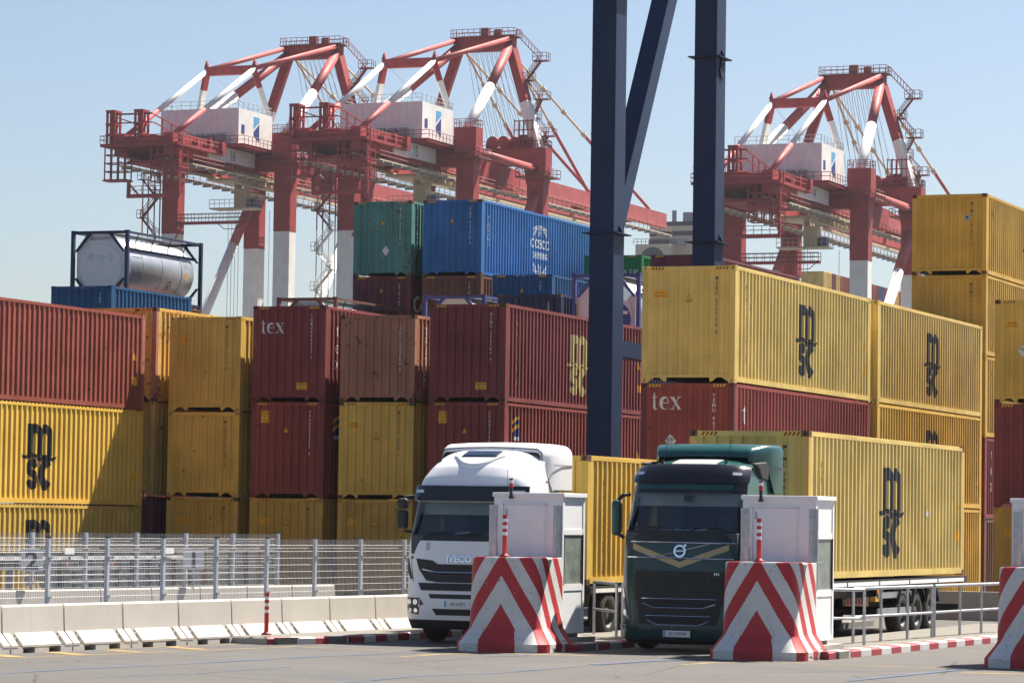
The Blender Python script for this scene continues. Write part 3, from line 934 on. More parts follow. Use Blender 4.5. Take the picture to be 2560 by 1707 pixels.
t_ = container(UR, 75.86, 2*HC, HC, L40, 'yellow_pale', 'pale yellow container numbered 675756 on top, in front of the far gantry leg', 'MSBU 675756 6', 'print_black', gR, caution='wide', warn=(1.22, HC-0.80), side=med('print_black', 0.9, 2.35), logo='print_black', sidetri=True)
container(UR+0.06, 88.60, 0, HC, L40, 'yellow', 'yellow container at the bottom of the middle right column, behind the truck container', group=gR, ccol='print_black')
container(UR+0.06, 88.60, HC, HC, L40, 'yellow', 'yellow container right of the maroon one, with black logo half hidden by the truck container', None, 'print_black', gR, side=med('print_black'), logo='print_black', sidetri=True)
container(UR+0.06, 88.60, 2*HC, HC, L40, 'yellow_pale', 'pale yellow container directly behind the one numbered 675756, black logo on its side', None, 'print_black', gR, side=med('print_black'), logo='print_black', sidetri=True)
for k in range(5):
    t_ = container(UR+0.08, 101.15, k*ST, ST, L40, ('brown', 'maroon', 'yellow_dark', 'yellow_dark', 'yellow_dark')[k],
              ('brown container at the bottom of the tallest right stack', 'maroon container second from the bottom of the tallest right stack', 'yellow container in the middle of the tallest right stack', 'yellow container numbered 363274, second from the top of the tallest right stack', 'yellow container numbered 783485 at the top of the tallest right stack')[k],
              (None, None, None, 'MSMU 362274 3', 'MSMU 783485 2')[k], 'print_black', gR, stripes=False, side=(None, [(vtext('tex', 0.4, 0.8), 'print_white', 0.9, 1.9)], med('print_black', 0.9, 2.0), med('print_black', 0.9, 2.0), med('print_black', 0.9, 2.1))[k], logo='print_black' if k > 2 else None, cast='rust' if k == 4 else None)
decal('tag', rect2d(0.13, 0.17), t_, M['logo_sky'], 'end', (1.80, ST-0.78), ST, L40)
decal('tag_mark', rect2d(0.05, 0.08), t_, M['print_black'], 'end', (1.80, ST-0.76), ST, L40, 0.007)
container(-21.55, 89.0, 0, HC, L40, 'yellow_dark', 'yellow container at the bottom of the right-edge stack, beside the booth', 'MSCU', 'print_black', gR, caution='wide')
container(-21.55, 89.0, HC, HC, L40, 'maroon', 'maroon container in the middle of the right-edge stack', 'TEMU', 'print_white', gR)
t_ = container(-21.55, 89.0, 2*HC, HC, L40, 'yellow', 'yellow container with caution plate on top of the right-edge stack', 'MEDU 2', 'print_black', gR, caution='wide', cast='rust', side=med('print_black'))
decal('hazard_diamond', dia, t_, M['print_white'], 'end', (0.80, 1.46), HC, L40)
decal('diamond_bars', join2d(*[shift2d(rect2d(0.016, 0.1-abs(k)*0.025), k*0.036, 0.045) for k in (-2, -1, 0, 1, 2)]), t_, M['print_black'], 'end', (0.80, 1.46), HC, L40, 0.007)

# blue-and-yellow emblem boards on the two dark maroon sides
for o in [k for k in COL.objects if k.get('label', '').startswith(('maroon container numbered 253597', 'maroon container numbered 37203'))]:
    decal('emblem_board', rect2d(0.40, 0.62), o, M['sign_blue'], 'side', (0.95, HC-0.68), HC, L40)
    decal('emblem_wave', stroke2d([(arc(0.30, -0.22, 0.42, 0.22, 90, 170, 8), 0.05), (arc(0.30, 0.02, 0.42, 0.22, 90, 170, 8), 0.05)]), o, M['sign_yellow'], 'side', (0.82, HC-0.68), HC, L40, 0.008)
    decal('emblem_caption', rect2d(0.38, 0.11), o, M['print_white'], 'side', (0.95, HC-1.05), HC, L40)

# ------------------------------------------------------------------ tank containers
def tank(u, v, z, frame, label, code, endcol='tank_white', mark=None, H=ST, extra=None):
    t = thing('tank_container', label, 'tank container', (u, v, z), 0, 'tank containers')
    L = L20
    fm = M[frame]
    for x in (0, W-0.13):
        for y in (0, L-0.13):
            MB().box(x, x+0.13, y, y+0.13, 0.118, H-0.118).build('corner_post', fm, t)
    c = cached('cast', m_casting)
    for zz in (0, H-0.118):
        inst('corner_casting', c, fm, t, (0, 0, zz))
        inst('corner_casting', c, fm, t, (W, 0, zz), None, (-1, 1, 1))
        inst('corner_casting', c, fm, t, (W, L, zz), None, (-1, -1, 1))
    for y in (0.01, L-0.12):
        for zz in (0.02, H-0.13):
            MB().box(0.15, W-0.15, y, y+0.1, zz, zz+0.11).build('end_beam', fm, t)
    for x in (0.02, W-0.12):
        MB().box(x, x+0.1, 0.16, L-0.16, 0.02, 0.13).build('side_beam', fm, t)
        MB().box(x, x+0.1, 0.16, L-0.16, H-0.11, H-0.03).build('side_beam', fm, t)
    # diagonal corner plates
    for y in (0.03, L-0.10):
        for sx in (0, 1):
            f = (lambda x: x) if sx == 0 else (lambda x: W-x)
            for sz in (0, 1):
                g = (lambda q: q) if sz == 0 else (lambda q: H-q)
                MB().prism([(f(0.14), g(0.80)), (f(0.24), g(0.80)), (f(0.85), g(0.13)), (f(0.68), g(0.13))], 'y', y, y+0.06).build('corner_brace', fm, t)
    n = 48
    r, cx, cz = 1.10, W/2, H/2
    prof = [(0.30, 0.001), (0.30, 0.80), (0.34, 0.96), (0.44, 1.06), (0.60, r), (L-0.60, r), (L-0.44, 1.06), (L-0.34, 0.96), (L-0.30, 0.80), (L-0.30, 0.001)]
    MB().lathe(prof, 'y', n, 0, (cx, 0, cz)).build('tank_vessel', M['steel'], t, smooth=True)
    for y in (1.45, 3.0, 4.55):
        MB().lathe([(y, r+0.004), (y, r+0.012), (y+0.05, r+0.012), (y+0.05, r+0.004)], 'y', n, 0, (cx, 0, cz)).build('band', M['steel'], t)
    # octagonal end cladding with shallow dish
    oc = [(0.19, 0.80), (0.80, 0.13), (W-0.80, 0.13), (W-0.19, 0.80), (W-0.19, H-0.80), (W-0.80, H-0.13), (0.80, H-0.13), (0.19, H-0.80)]
    e = MB().prism(oc, 'y', 0.14, 0.30).build('end_panel', M[endcol], t)
    MB().lathe([(0.135, 0.93), (0.115, 0.90), (0.115, 0.001)], 'y', 40, 0, (cx, 0, cz-0.1)).build('dish', M[endcol], e)
    # walkway and hand rails on top
    MB().box(0.85, 1.55, 0.2, L-0.2, H-0.06, H-0.03).build('walkway', M['galv'], t)
    for y in (1.0, 2.3, 3.6, 4.9):
        b = MB()
        b.path([(W-0.10, y, H-0.08), (W-0.30, y+0.04, cz+0.78), (W-0.22, y+0.06, cz+0.60)], 0.02, 6)
        b.build('hose_rail', M['dark_metal'], t)
    MB().beam((W-0.21, 0.15, cz+0.62), (W-0.21, L-0.2, cz+0.62), 0.03, 0.10).build('spill_rail', fm, t)
    def flat(name, s2d, mat, x, zz, y=0.10):
        me = bpy.data.meshes.new(name)
        me.from_pydata([(x+a, y, zz+b_) for a, b_ in s2d[0]], [], s2d[1])
        me.materials.append(M[mat])
        return link(name, me, t)
    flat('number', text2d(code, 0.13, 0.8), 'print_black', cx, H-0.36, 0.132)
    if extra: extra(t, flat, cx, cz, H, r)
    return t

def seaco(t, flat, cx, cz, H, r):
    for sx in (-1, 1):
        flat('diamond_holder', shift2d(dia, 0, 0, 1.0, 1.15), 'galv', cx+sx*0.42, cz+0.30, 0.105)
    flat('plate_holder', rect2d(0.32, 0.15), 'galv', cx, cz+0.30, 0.105)
    def wrap(name, s2d, mat, y0, zc):
        me = bpy.data.meshes.new(name)
        vs = []
        for (a, b_) in s2d[0]:
            th = math.asin(max(-0.99, min(0.99, (zc-cz)/r))) + b_/r
            vs.append((cx+(r+0.006)*math.cos(th), y0+a, cz+(r+0.006)*math.sin(th)))
        me.from_pydata(vs, [], s2d[1])
        me.materials.append(M[mat])
        link(name, me, t)
    wrap('lettering', text2d('seaco', 0.26, 1.2, bold=0.01, align='LEFT'), 'amber', 0.45, cz+0.62)
    wrap('small_lettering', text2d('www.seacoglobal.com', 0.07, 0.9, align='LEFT'), 'print_black', 0.62, cz+0.32)
    wrap('plate', rect2d(0.16, 0.22), 'sign_yellow', 4.95, cz-0.1)
    wrap('no_fire_sign', stroke2d([(arc(0, 0, 0.17, 0.17, 0, 360, 24), 0.02)]), 'sign_red', 3.7, cz-0.55)
    wrap('flame', ([(-0.07, -0.08), (0.07, -0.08), (0, 0.1)], [(0, 1, 2)]), 'print_black', 3.7, cz-0.55)
    for k in range(5): wrap('data_line', rect2d(0.4, 0.03), 'galv', 5.0, cz+0.62-k*0.09)
tank(-61.36, 106.87, 4*ST, 'tank_frame', 'silver tank container in a dark navy frame on top at far left', 'SEGU 811079 1', extra=seaco)
tank(-52.83, 107.15, 3*ST, 'brown_frame', 'brown-framed tank container showing above the maroon container with the white word', 'BGBU 586793 5', 'galv')
def cimc(t, flat, cx, cz, H, r): flat('maker_mark', text2d('CIMC TANK', 0.10, 1.1), 'sign_blue', cx, H-0.48, 0.131)
tank(-46.9, 107.0, 3*ST, 'purple_blue', 'purple-blue framed tank container showing above the maroon container numbered 536784', ' ', 'tank_white', extra=cimc)
def tmark(t, flat, cx, cz, H, r):
    flat('emblem_disc', ([(0.62*math.cos(R(a)), 0.62*math.sin(R(a))) for a in range(0, 360, 12)], [tuple(range(30))]), 'sign_blue', cx+0.25, cz-0.25, 0.108)
    flat('emblem_letter', text2d('T', 0.55, 1.3, bold=0.02), 'print_white', cx+0.45, cz-0.52, 0.103)
    flat('diamond', shift2d(dia, 0, 0, 1.7, 1.7), 'lamp', cx+0.68, cz+0.62, 0.108)
z = 0
for h, c, l in ((ST, 'maroon', 'maroon short container at the bottom below the white tank, hidden'), (HC, 'brown', 'brown short container hidden two below the white tank'), (ST, 'navy', 'navy short container right below the white tank, hidden')):
    container(-39.3, 102.2, z, h, L20, c, l, group=gB); z += h
tank(-39.3, 102.2, z, 'purple_blue', 'white tank container with a blue disc emblem, right of the near gantry leg', '43312 5', extra=tmark)

# ------------------------------------------------------------------ yard gantry leg (navy) between the stacks
def gantry():
    t = thing('yard_gantry', 'navy blue legs of a yard gantry crane towering between the container stacks', 'gantry crane', (-31.5, 85.1, 0))
    g = M['gantry']
    w, d, sp, top = 0.72, 0.89, 8.9, 30.0
    for k, y in enumerate((0, sp)):
        o = MB().box(-w, 0, y, y+d, 1.1, top).build('leg', g, t, bevel=0.02)
        for zz in ((10.4, 17.2) if k == 0 else (16.6, 10.9)):
            MB().box(-w-0.16, 0.16, y-0.16, y+d+0.16, zz, zz+0.035).build('flange', g, o)
            for sx in (-1, 1):
                MB().prism([(-w/2+sx*(w/2), zz+0.04), (-w/2+sx*(w/2+0.14), zz+0.04), (-w/2+sx*(w/2), zz+0.30)], 'y', y+d/2-0.02, y+d/2+0.02).build('gusset', g, o)
        for zz in (8.0, 13.2):
            MB().box(-w-0.004, 0.004, y-0.004, y+d+0.004, zz, zz+0.03).build('weld_seam', g, o)
    # lug on the far leg
    b = MB()
    b.prism([(sp+0.2, 16.30), (sp+0.75, 16.30), (sp+0.60, 16.0), (sp+0.35, 16.0)], 'x', 0.0, 0.05)
    b.lathe([(0.0, 0.16), (0.06, 0.16), (0.06, 0.07), (0.0, 0.07)], 'x', 16, 0, (0, sp+0.48, 16.42))
    b.build('lifting_lug', g, t)
    MB().beam((-w/2, d*0.7, 10.4), (-w/2, sp+0.2, 24.5), 0.55, 0.62, side=(1, 0, 0)).build('diagonal_brace', g, t, bevel=0.02)
    MB().box(-w+0.1, -0.1, d, sp, 7.0, 7.45).build('tie_beam', g, t)
    MB().box(-w-0.3, 0.3, -2.4, sp+d+2.4, 0.75, 1.7).build('sill_beam', g, t)
    for y in (-2.0, -0.6, sp+0.4, sp+1.8):
        MB().box(-w+0.05, -0.05, y-0.6, y+0.6, 0.35, 0.75).build('bogie', M['dark_metal'], t)
        for dy in (-0.35, 0.35):
            MB().lathe([(-w/2-0.08, 0.001), (-w/2-0.08, 0.34), (-w/2+0.08, 0.34), (-w/2+0.08, 0.001)], 'x', 20, 0, (0, y+dy, 0.34)).build('wheel', M['dark_metal'], t)
    MB().box(-w-1.0, 2.0, -3.5, sp+d+3.5, top, top+1.6).build('portal_beam', g, t)
gantry()

# ------------------------------------------------------------------ ship-to-shore cranes
def crane(u0, v0, dz, number, label, detail=True):
    t = thing('quay_crane', label, 'crane', (u0, v0, 0), 0, 'ship-to-shore cranes on the quay')
    red, wh, pk, rl = M['crane_red'], M['crane_white'], M['crane_pink'], M['crane_rail']
    A, B = 17.8, 26.0
    zt = 55.6+dz
    zw = 41.8+dz*0.75
    C = A/2
    def part(name, mats, fn, parent=None, **k):
        b = MB(); fn(b); return b.build(name, mats, parent or t, **k)
    # legs
    for (a, bb, tp) in ((0, 0, zt), (A, 0, zt), (0, B, zt), (A, B, zt)):
        o = part('leg', [red, wh], lambda b: (b.box(a-1.25, a+1.25, bb-1.0, bb+1.0, 1.5, zw, 1), b.box(a-1.28, a+1.28, bb-1.03, bb+1.03, zw, tp-5.2, 0),
             b.prism([(a-1.28, tp-5.2), (a+1.28, tp-5.2), (a+1.65, tp-3.2), (a+1.65, tp), (a-1.65, tp), (a-1.65, tp-3.2)], 'y', bb-1.25, bb+1.25, 0)))
        part('leg_platform', rl, lambda b: (b.box(a-2.6, a+2.6, bb-2.3, bb+2.3, tp-4.3, tp-4.1),
             railing(b, [(a-2.6, bb-2.3, tp-4.1), (a+2.6, bb-2.3, tp-4.1), (a+2.6, bb+2.3, tp-4.1), (a-2.6, bb+2.3, tp-4.1), (a-2.6, bb-2.3, tp-4.1)])), o)
        part('top_railing', rl, lambda b: railing(b, [(a-1.6, bb-1.2, tp), (a+1.6, bb-1.2, tp), (a+1.6, bb+1.2, tp), (a-1.6, bb+1.2, tp), (a-1.6, bb-1.2, tp)], step=0.9), o)
    # cross beams along the quay
    part('landside_beam', red, lambda b: b.box(1.3, A-1.3, -0.9, 0.9, 50.2+dz, 52.4+dz))
    part('waterside_beam', red, lambda b: b.box(1.3, A-1.3, B-0.9, B+0.9, 53.2+dz, 55.6+dz))
    part('portal_beam', wh, lambda b: (b.box(1.3, A-1.3, -0.9, 0.9, 16, 18.4), b.box(1.3, A-1.3, B-0.9, B+0.9, 16, 18.4)))
    for a in (0, A):
        part('side_sill', wh, lambda b: b.box(a-0.9, a+0.9, 1, B-1, 16, 18.2))
        part('side_tie', pk, lambda b: b.tube((a, 1.2, 52.6+dz), (a, B-1.2, 52.6+dz), 0.55, 14), smooth=True)
        zb0, zb1 = 20.0, 49.0+dz
        k = (zw-zb0)/(zb1-zb0)
        p0, p1 = Vector((a, 1.0, zb0)), Vector((a, B-1.0, zb1))
        pm = p0.lerp(p1, k)
        part('diagonal_brace', [pk, wh], lambda b: (b.tube(p0, pm, 0.72, 16, 1), b.tube(pm, p1, 0.74, 16, 0)), smooth=True)
    # twin girders and boom
    zg = 50.0+dz
    for a in (C-3.75, C+3.75):
        part('girder', red, lambda b: (b.box(a-0.7, a+0.7, -25.5, B+4, zg, zg+3.0)))
        part('boom', pk, lambda b: (b.box(a-0.6, a+0.6, B+4.4, 95, zg+0.3, zg+2.7)))
        part('walkway', [M['crane_grey'], M['crane_cream'], rl], lambda b: (b.box(a+(0.75 if a > C else -1.95), a+(1.95 if a > C else -0.75), -22, 94, zg-1.05, zg-0.9, 1),
             railing(b, [(a+(1.95 if a > C else -1.95), -22, zg-0.9), (a+(1.95 if a > C else -1.95), 94, zg-0.9)], step=2.0, m=2),
             [b.box(a+(0.7 if a > C else -2.0), a+(2.0 if a > C else -0.7), y-0.12, y+0.12, zg-1.4, zg-1.05, 0) for y in range(-21, 94, 3)]))
    part('girder_ties', red, lambda b: [b.box(C-3.2, C+3.2, y-0.35, y+0.35, zg+1.4, zg+2.6) for y in (-25, -18, -12, 4, 14, 24, 40, 56, 72, 84, 94)])
    part('trolley_rail', M['crane_cream'], lambda b: [b.box(a-0.25, a+0.25, -24, 94, zg-0.55, zg-0.2) for a in (C-2.7, C+2.7)])
    # number board
    nb = part('number_board', wh, lambda b: b.box(C+4.6, C+4.85, -15.6, -1.6, zg+0.55, zg+2.55))
    s = text2d(number, 1.45, 0.8)
    me = bpy.data.meshes.new('number'); me.from_pydata([(C+4.87, -8.6+x, zg+0.85+y) for x, y in s[0]], [], s[1]); me.materials.append(M['print_black'])
    link('number', me, nb)
    # machinery house
    h0, h1 = 53.9+dz, 58.2+dz
    hs = part('machinery_house', wh, lambda b: b.box(C-6.05, C+6.05, -9.4, 1.2, h0-0.8, h1))
    part('house_rib', wh, lambda b: [b.box(C-6.05+i*1.1, C-5.97+i*1.1, -9.46, -9.4, h0-0.6, h1-0.1) for i in range(12)], hs)
    part('house_railing', M['crane_grey'], lambda b: railing(b, [(C-6, -9.3, h1), (C+6, -9.3, h1), (C+6, 1.1, h1), (C-6, 1.1, h1), (C-6, -9.3, h1)], step=1.5, r=0.035), hs)
    part('house_window', M['sign_blue'], lambda b: b.box(C+6.05, C+6.09, -8.4, -7.5, h0+0.9, h0+2.1), hs)
    part('emblem_top', M['logo_sky'], lambda b: b.prism([(-4.6, h0+3.6), (-2.9, h0+3.6), (-2.9, h0+3.0), (-4.6, h0+1.9)], 'x', C+6.05, C+6.08), hs)
    part('emblem_bottom', M['sign_blue'], lambda b: b.prism([(-2.9, h0+2.7), (-2.9, h0+0.2), (-4.6, h0+0.9), (-4.6, h0+1.5)], 'x', C+6.05, C+6.08), hs)
    part('house_platform', [red, rl], lambda b: (b.box(C-7.6, C+7.4, -10.4, 2.6, h0-1.25, h0-0.8, 0), b.box(C-6.0, C+3.0, -9.5, 1.8, h0-2.4, h0-1.25, 0),
         railing(b, [(C-7.6, -10.4, h0-0.8), (C+7.6, -10.4, h0-0.8), (C+7.6, 2.6, h0-0.8)], m=1, step=1.2)))
    for i in range(4):
        part('cooling_unit', M['crane_grey'], lambda b: b.box(C-2+i*1.7, C-0.9+i*1.7, -10.2, -9.5, h0-0.7, h0+0.7), hs)
    # A-frame
    za, zl = 71.2+dz, 69.4+dz
    ap = part('apex_beam', red, lambda b: b.box(C-4.6, C+4.6, 25.9, 27.7, 70.2+dz, 72.1+dz))
    part('apex_railing', rl, lambda b: (b.box(C-4.9, C+5.2, 25.2, 28.4, 72.1+dz, 72.2+dz), railing(b, [(C-4.8, 25.3, 72.2+dz), (C+5.1, 25.3, 72.2+dz), (C+5.1, 28.3, 72.2+dz), (C-4.8, 28.3, 72.2+dz), (C-4.8, 25.3, 72.2+dz)], step=0.9),
         b.box(C-0.6, C+0.6, 26.4, 27.2, 72.2+dz, 73.6+dz), b.box(C+1.5, C+2.6, 26.4, 27.0, 72.3+dz, 73.3+dz)), ap)
    for s_ in (-1, 1):
        top_ = Vector((C+s_*4.1, 26.8, 70.6+dz)); bot = Vector((C+s_*(A/2), B, zt))
        mid_ = bot.lerp(top_, 0.46)
        part('upper_leg', [red, wh], lambda b: (b.beam(bot, mid_, 1.5, 1.3, 1), b.beam(mid_, top_, 1.45, 1.25, 0)))
        q = Vector((C+s_*(A/2-0.3), 0.3, zt)); mm = q.lerp(top_, 0.5)
        part('back_leg', [pk, wh], lambda b: (b.tube(q, mm, 0.72, 14, 1), b.tube(mm, top_+Vector((0, -0.6, 0.2)), 0.68, 14, 0)), smooth=True)
        # mid frame
        mt, mb_ = Vector((C+s_*3.7, -0.3, 64.9+dz)), Vector((C+s_*5.6, 0.9, h1))
        mm2 = mb_.lerp(mt, 0.6)
        part('frame_post', [red, wh], lambda b: (b.beam(mb_, mm2, 0.75, 0.75, 1), b.beam(mm2, mt, 0.75, 0.75, 0)))
        part('top_stay', pk, lambda b: b.tube(mt+Vector((0, 0, 0.1)), (C+s_*4.3, 26.2, 71.9+dz), 0.36, 12), smooth=True)
        e = Vector((C+s_*3.6, -23.5, 53.0+dz)); em = e.lerp(mt, 0.36)
        part('rear_stay', [pk, wh], lambda b: (b.tube(e, em, 0.37, 12, 0), b.tube(em, mt, 0.37, 12, 1)), smooth=True)
        # fore stays to the boom
        for (yb, r_) in ((60, 0.17), (88, 0.17)):
            s0, s1 = Vector((C+s_*3.4, 27.6, 70.4+dz)), Vector((C+s_*3.75, yb, zg+2.9))
            sm_ = s0.lerp(s1, 0.52)
            part('fore_stay', [M['crane_cream'], pk], lambda b: (b.tube(s0, sm_, r_, 8, 0), b.tube(sm_, s1, r_*1.5, 8, 1), [b.tube(s0.lerp(s1, f), s0.lerp(s1, f+0.012), r_*2.2, 8, 0) for f in (0.22, 0.36, 0.5)]))
    part('mid_frame_beam', red, lambda b: (b.box(C-3.9, C+3.9, -0.8, 0.2, 64.2+dz, 65.4+dz), b.prism([(C+3.5, 65.4+dz), (C+4.1, 65.4+dz), (C+3.8, 66.4+dz)], 'y', -0.5, 0), b.prism([(C-3.5, 65.4+dz), (C-4.1, 65.4+dz), (C-3.8, 66.4+dz)], 'y', -0.5, 0)))
    # stairs down the right upper leg
    def stairs(b):
        rr = random.Random(3)
        p_ = [(C+5.2, 26.8, 72.2+dz), (C+8.6, 27.4, 68.6+dz), (C+6.4, 27.4, 65.8+dz), (C+8.8, 27.4, 63.0+dz), (C+7.4, 27.4, 60.2+dz), (C+9.8, 27.4, 57.6+dz), (C+9.0, 27.4, 55.8+dz)]
        for i in range(len(p_)-1):
            p0, p1 = Vector(p_[i]), Vector(p_[i+1])
            b.beam(p0, p1, 0.8, 0.12)
            for k in range(9): 
                q = p0.lerp(p1, k/8); b.tube(q+Vector((0, -0.45, 0)), q+Vector((0, -0.45, 1.0)), 0.04, 4, caps=False)
            b.tube(p0+Vector((0, -0.45, 1)), p1+Vector((0, -0.45, 1)), 0.045, 4); b.tube(p0+Vector((0, 0.45, 1)), p1+Vector((0, 0.45, 1)), 0.045, 4)
            b.box(p1.x-1.1, p1.x+1.1, p1.y-0.7, p1.y+0.7, p1.z-0.12, p1.z)
            railing(b, [(p1.x-1.1, p1.y-0.7, p1.z), (p1.x+1.1, p1.y-0.7, p1.z), (p1.x+1.1, p1.y+0.7, p1.z)], step=0.7)
    part('leg_stairs', rl, stairs)
    # rear end: platforms, pulley towers, maintenance frames
    zr = zg+1.6
    def rear(b):
        b.box(C-6.4, C+5.6, -26, -12, zr-0.4, zr)
        b.prism([(-26, zr-0.4), (-12, zr-0.4), (-12, zr-1.9), (-22, zr-0.9)], 'x', C-5.0, C+4.6)
        railing(b, [(C-6.4, -12, zr), (C-6.4, -26, zr), (C+5.6, -26, zr), (C+5.6, -12, zr)], step=1.1)
        for x in (C-5.9, C-1.6):
            for dx in (0, 0.55, 1.1):
                for dy in (0, 1.6):
                    b.beam((x+dx, -25+dy, zr), (x+dx, -25+dy, zr+4.6), 0.26, 0.26)
            for zz in (1.2, 2.6, 4.4): b.box(x-0.15, x+1.25, -25.2, -23.2, zr+zz, zr+zz+0.3)
            b.lathe([(-0.25, 0.001), (-0.25, 0.75), (0.25, 0.75), (0.25, 0.001)], 'x', 14, 0, (x+0.5, -23.4, zr+1.0))
            b.box(x-0.5, x+2.0, -23, -20.6, zr, zr+1.5)
        b.beam((C-5.4, -24.2, zr+4.2), (C+0.6, -24.2, zr+4.2), 0.22, 0.22); b.beam((C-5.4, -24.2, zr+3.0), (C+0.6, -24.2, zr+3.0), 0.16, 0.16)
        b.beam((C-5.0, -25.2, zr+3.9), (C-1.2, -25.2, zr+2.6), 0.15, 0.15)
        for i, y in enumerate((-23.2, -20.6, -18.0, -15.4)):
            x = C+0.2
            b.beam((x, y, zr+4.2-i*0.35), (x, y+2.6, zr+4.2-(i+1)*0.35), 0.15, 0.15)
            b.beam((x, y+2.6, zr), (x, y+2.6, zr+4.2-(i+1)*0.35+0.1), 0.15, 0.15)
            b.beam((x, y, zr+3.1-i*0.4), (x, y+2.6, zr+2.8-i*0.4), 0.13, 0.13)
        rr = random.Random(11)
        for k in range(30):
            x = C-6+rr.random()*11; y = -25+rr.random()*11; w_ = 0.3+rr.random()*0.9
            b.box(x, x+w_, y, y+w_, zr, zr+0.4+rr.random()*1.3)
    part('rear_machinery', M['crane_red'], rear)
    def frames(b):
        def lattice(x0, x1, y0, y1, z0, z1, nx, ny, nz, w_=0.14):
            for i in range(nx+1):
                for j in range(ny+1):
                    x = x0+(x1-x0)*i/max(1, nx); y = y0+(y1-y0)*j/max(1, ny)
                    b.beam((x, y, z0), (x, y, z1), w_, w_)
            for k in range(nz+1):
                z_ = z0+(z1-z0)*k/nz
                for j in (0, ny):
                    y = y0+(y1-y0)*j/max(1, ny); b.beam((x0, y, z_), (x1, y, z_), w_, w_)
                for i in (0, nx):
                    x = x0+(x1-x0)*i/max(1, nx); b.beam((x, y0, z_), (x, y1, z_), w_, w_)
        lattice(C-5.6, C-2.4, -26, -24.4, zr-4.9, zr-0.4, 3, 1, 4)
        b.box(C-5.8, C-2.2, -26.2, -24.2, zr-5.1, zr-4.9)
        lattice(C+1.2, C+5.4, -25.5, -23, zr-5.2, zr-0.4, 4, 1, 4)
        b.box(C+1.0, C+5.6, -25.6, -22.8, zr-3.4, zr-3.1)
        for k in range(4): b.beam((C+1.2+k*1.05, -25.5, zr-5.2), (C+2.25+k*1.05, -25.5, zr-0.4), 0.12, 0.12)
        b.box(C-3.0, C+4.0, -24.5, -14, zr-2.6, zr-2.2)
        b.beam((C-2.4, -25, zr-4.9), (C-2.4, -25, zr-7.2), 0.4, 0.4); b.beam((C-2.6, -25, zr-7.1), (C+5.4, -25, zr-7.1), 0.5, 0.5)
        railing(b, [(C-2.4, -25.4, zr-6.9), (C+5.2, -25.4, zr-6.9)], step=1.1)
        b.beam((C-2.2, -25, zr-5.6), (C-0.8, -25, zr-7.0), 0.2, 0.2); b.beam((C+5.3, -25, zr-7.1), (C+5.3, -25, zr+1.4), 0.3, 0.3)
        for k in range(9): b.tube((C+5.3, -25.5, zr-6.5+k*0.9), (C+5.9, -25.5, zr-6.5+k*0.9), 0.05, 4)
        b.beam((C+5.9, -25.5, zr-7), (C+5.9, -25.5, zr+1.2), 0.12, 0.12)
    part('rear_frames', M['crane_red'], frames)
    # stair tower on the left landside leg
    def tower(b, m0, m1):
        for k in range(12):
            z0 = 17+k*2.75
            x0, x1 = (-4.1, -1.7) if k % 2 == 0 else (-1.7, -4.1)
            mm_ = m0 if z0 < zw-1 else m1
            b.beam((x0, -1.7, z0), (x1, -1.7, z0+2.75), 0.7, 0.10, mm_)
            for dy in (-2.05, -1.35): b.tube((x0, dy, z0+1), (x1, dy, z0+3.75), 0.05, 4, mm_); b.tube((x0, dy, z0), (x1, dy, z0+2.75), 0.06, 4, mm_)
            for f in range(6):
                xx = x0+(x1-x0)*f/5; b.tube((xx, -2.05, z0+2.75*f/5), (xx, -2.05, z0+2.75*f/5+1), 0.035, 4, mm_)
            b.box(x1-0.6, x1+0.6, -2.2, -1.2, z0+2.7, z0+2.8, mm_)
            railing(b, [(x1-0.6, -2.2, z0+2.8), (x1+0.6, -2.2, z0+2.8)], step=0.6, m=mm_)
        for x in (-4.3, -3.4, -2.4, -1.5):
            b.beam((x, -1.2, 10), (x, -1.2, zw), 0.14, 0.14, m0); b.beam((x, -1.2, zw), (x, -1.2, 50+dz), 0.14, 0.14, m1)
    part('stair_tower', [wh, rl], lambda b: tower(b, 0, 1))
    # lower gangway with railing on the legs
    zp = 43.2+dz
    part('gangway', [red, rl], lambda b: (b.box(1.2, 12.5, -2.1, -0.9, zp-0.35, zp, 0), railing(b, [(1.2, -2.1, zp), (12.5, -2.1, zp)], m=1, step=1.1), railing(b, [(1.2, -0.9, zp), (12.5, -0.9, zp)], m=1, step=1.1),
         b.path([(2.4, -1.5, zp-0.3), (1.0, -1.0, zp-2.2)], 0.12, 6, 1), b.path([(8, -1.5, zp-0.3), (9, -1.5, zp-1.1), (11, -1.5, zp-1.1), (12, -1.5, zp-0.3)], 0.06, 6, 1)))
    # trolley with operator cabin
    ty = 3.0
    def trolley(b):
        b.box(C-3.0, C+3.0, ty-4, ty+4, zg-0.9, zg-0.6)
        for i in range(9): b.box(C+3.4, C+4.3, ty-8+i*2.0-0.12, ty-8+i*2.0+0.12, zg-1.9, zg-0.2)
        b.box(C+3.4, C+4.3, ty-8, ty+8.2, zg-0.35, zg-0.2); b.box(C+3.4, C+4.3, ty-8, ty+8.2, zg-1.9, zg-1.8)
        b.box(C+0.9, C+2.7, ty-3.0, ty-1.2, zg-4.7, zg-2.0); b.box(C+0.9, C+1.2, ty-3, ty-1.2, zg-2.0, zg-1.1); b.box(C+2.4, C+2.7, ty-3, ty-1.2, zg-2.0, zg-1.1)
        b.box(C-2.8, C+4.4, ty-3.6, ty-0.6, zg-4.95, zg-4.75)
        railing(b, [(C-2.8, ty-3.6, zg-4.7), (C+4.4, ty-3.6, zg-4.7), (C+4.4, ty-0.6, zg-4.7)], step=0.8, r=0.04)
        for x in (0.9, 1.5, 2.1, 2.7): b.beam((C+x, ty-3.06, zg-4.7), (C+x, ty-3.06, zg-1.1), 0.08, 0.08)
    tr = part('trolley', M['crane_cream'], trolley)
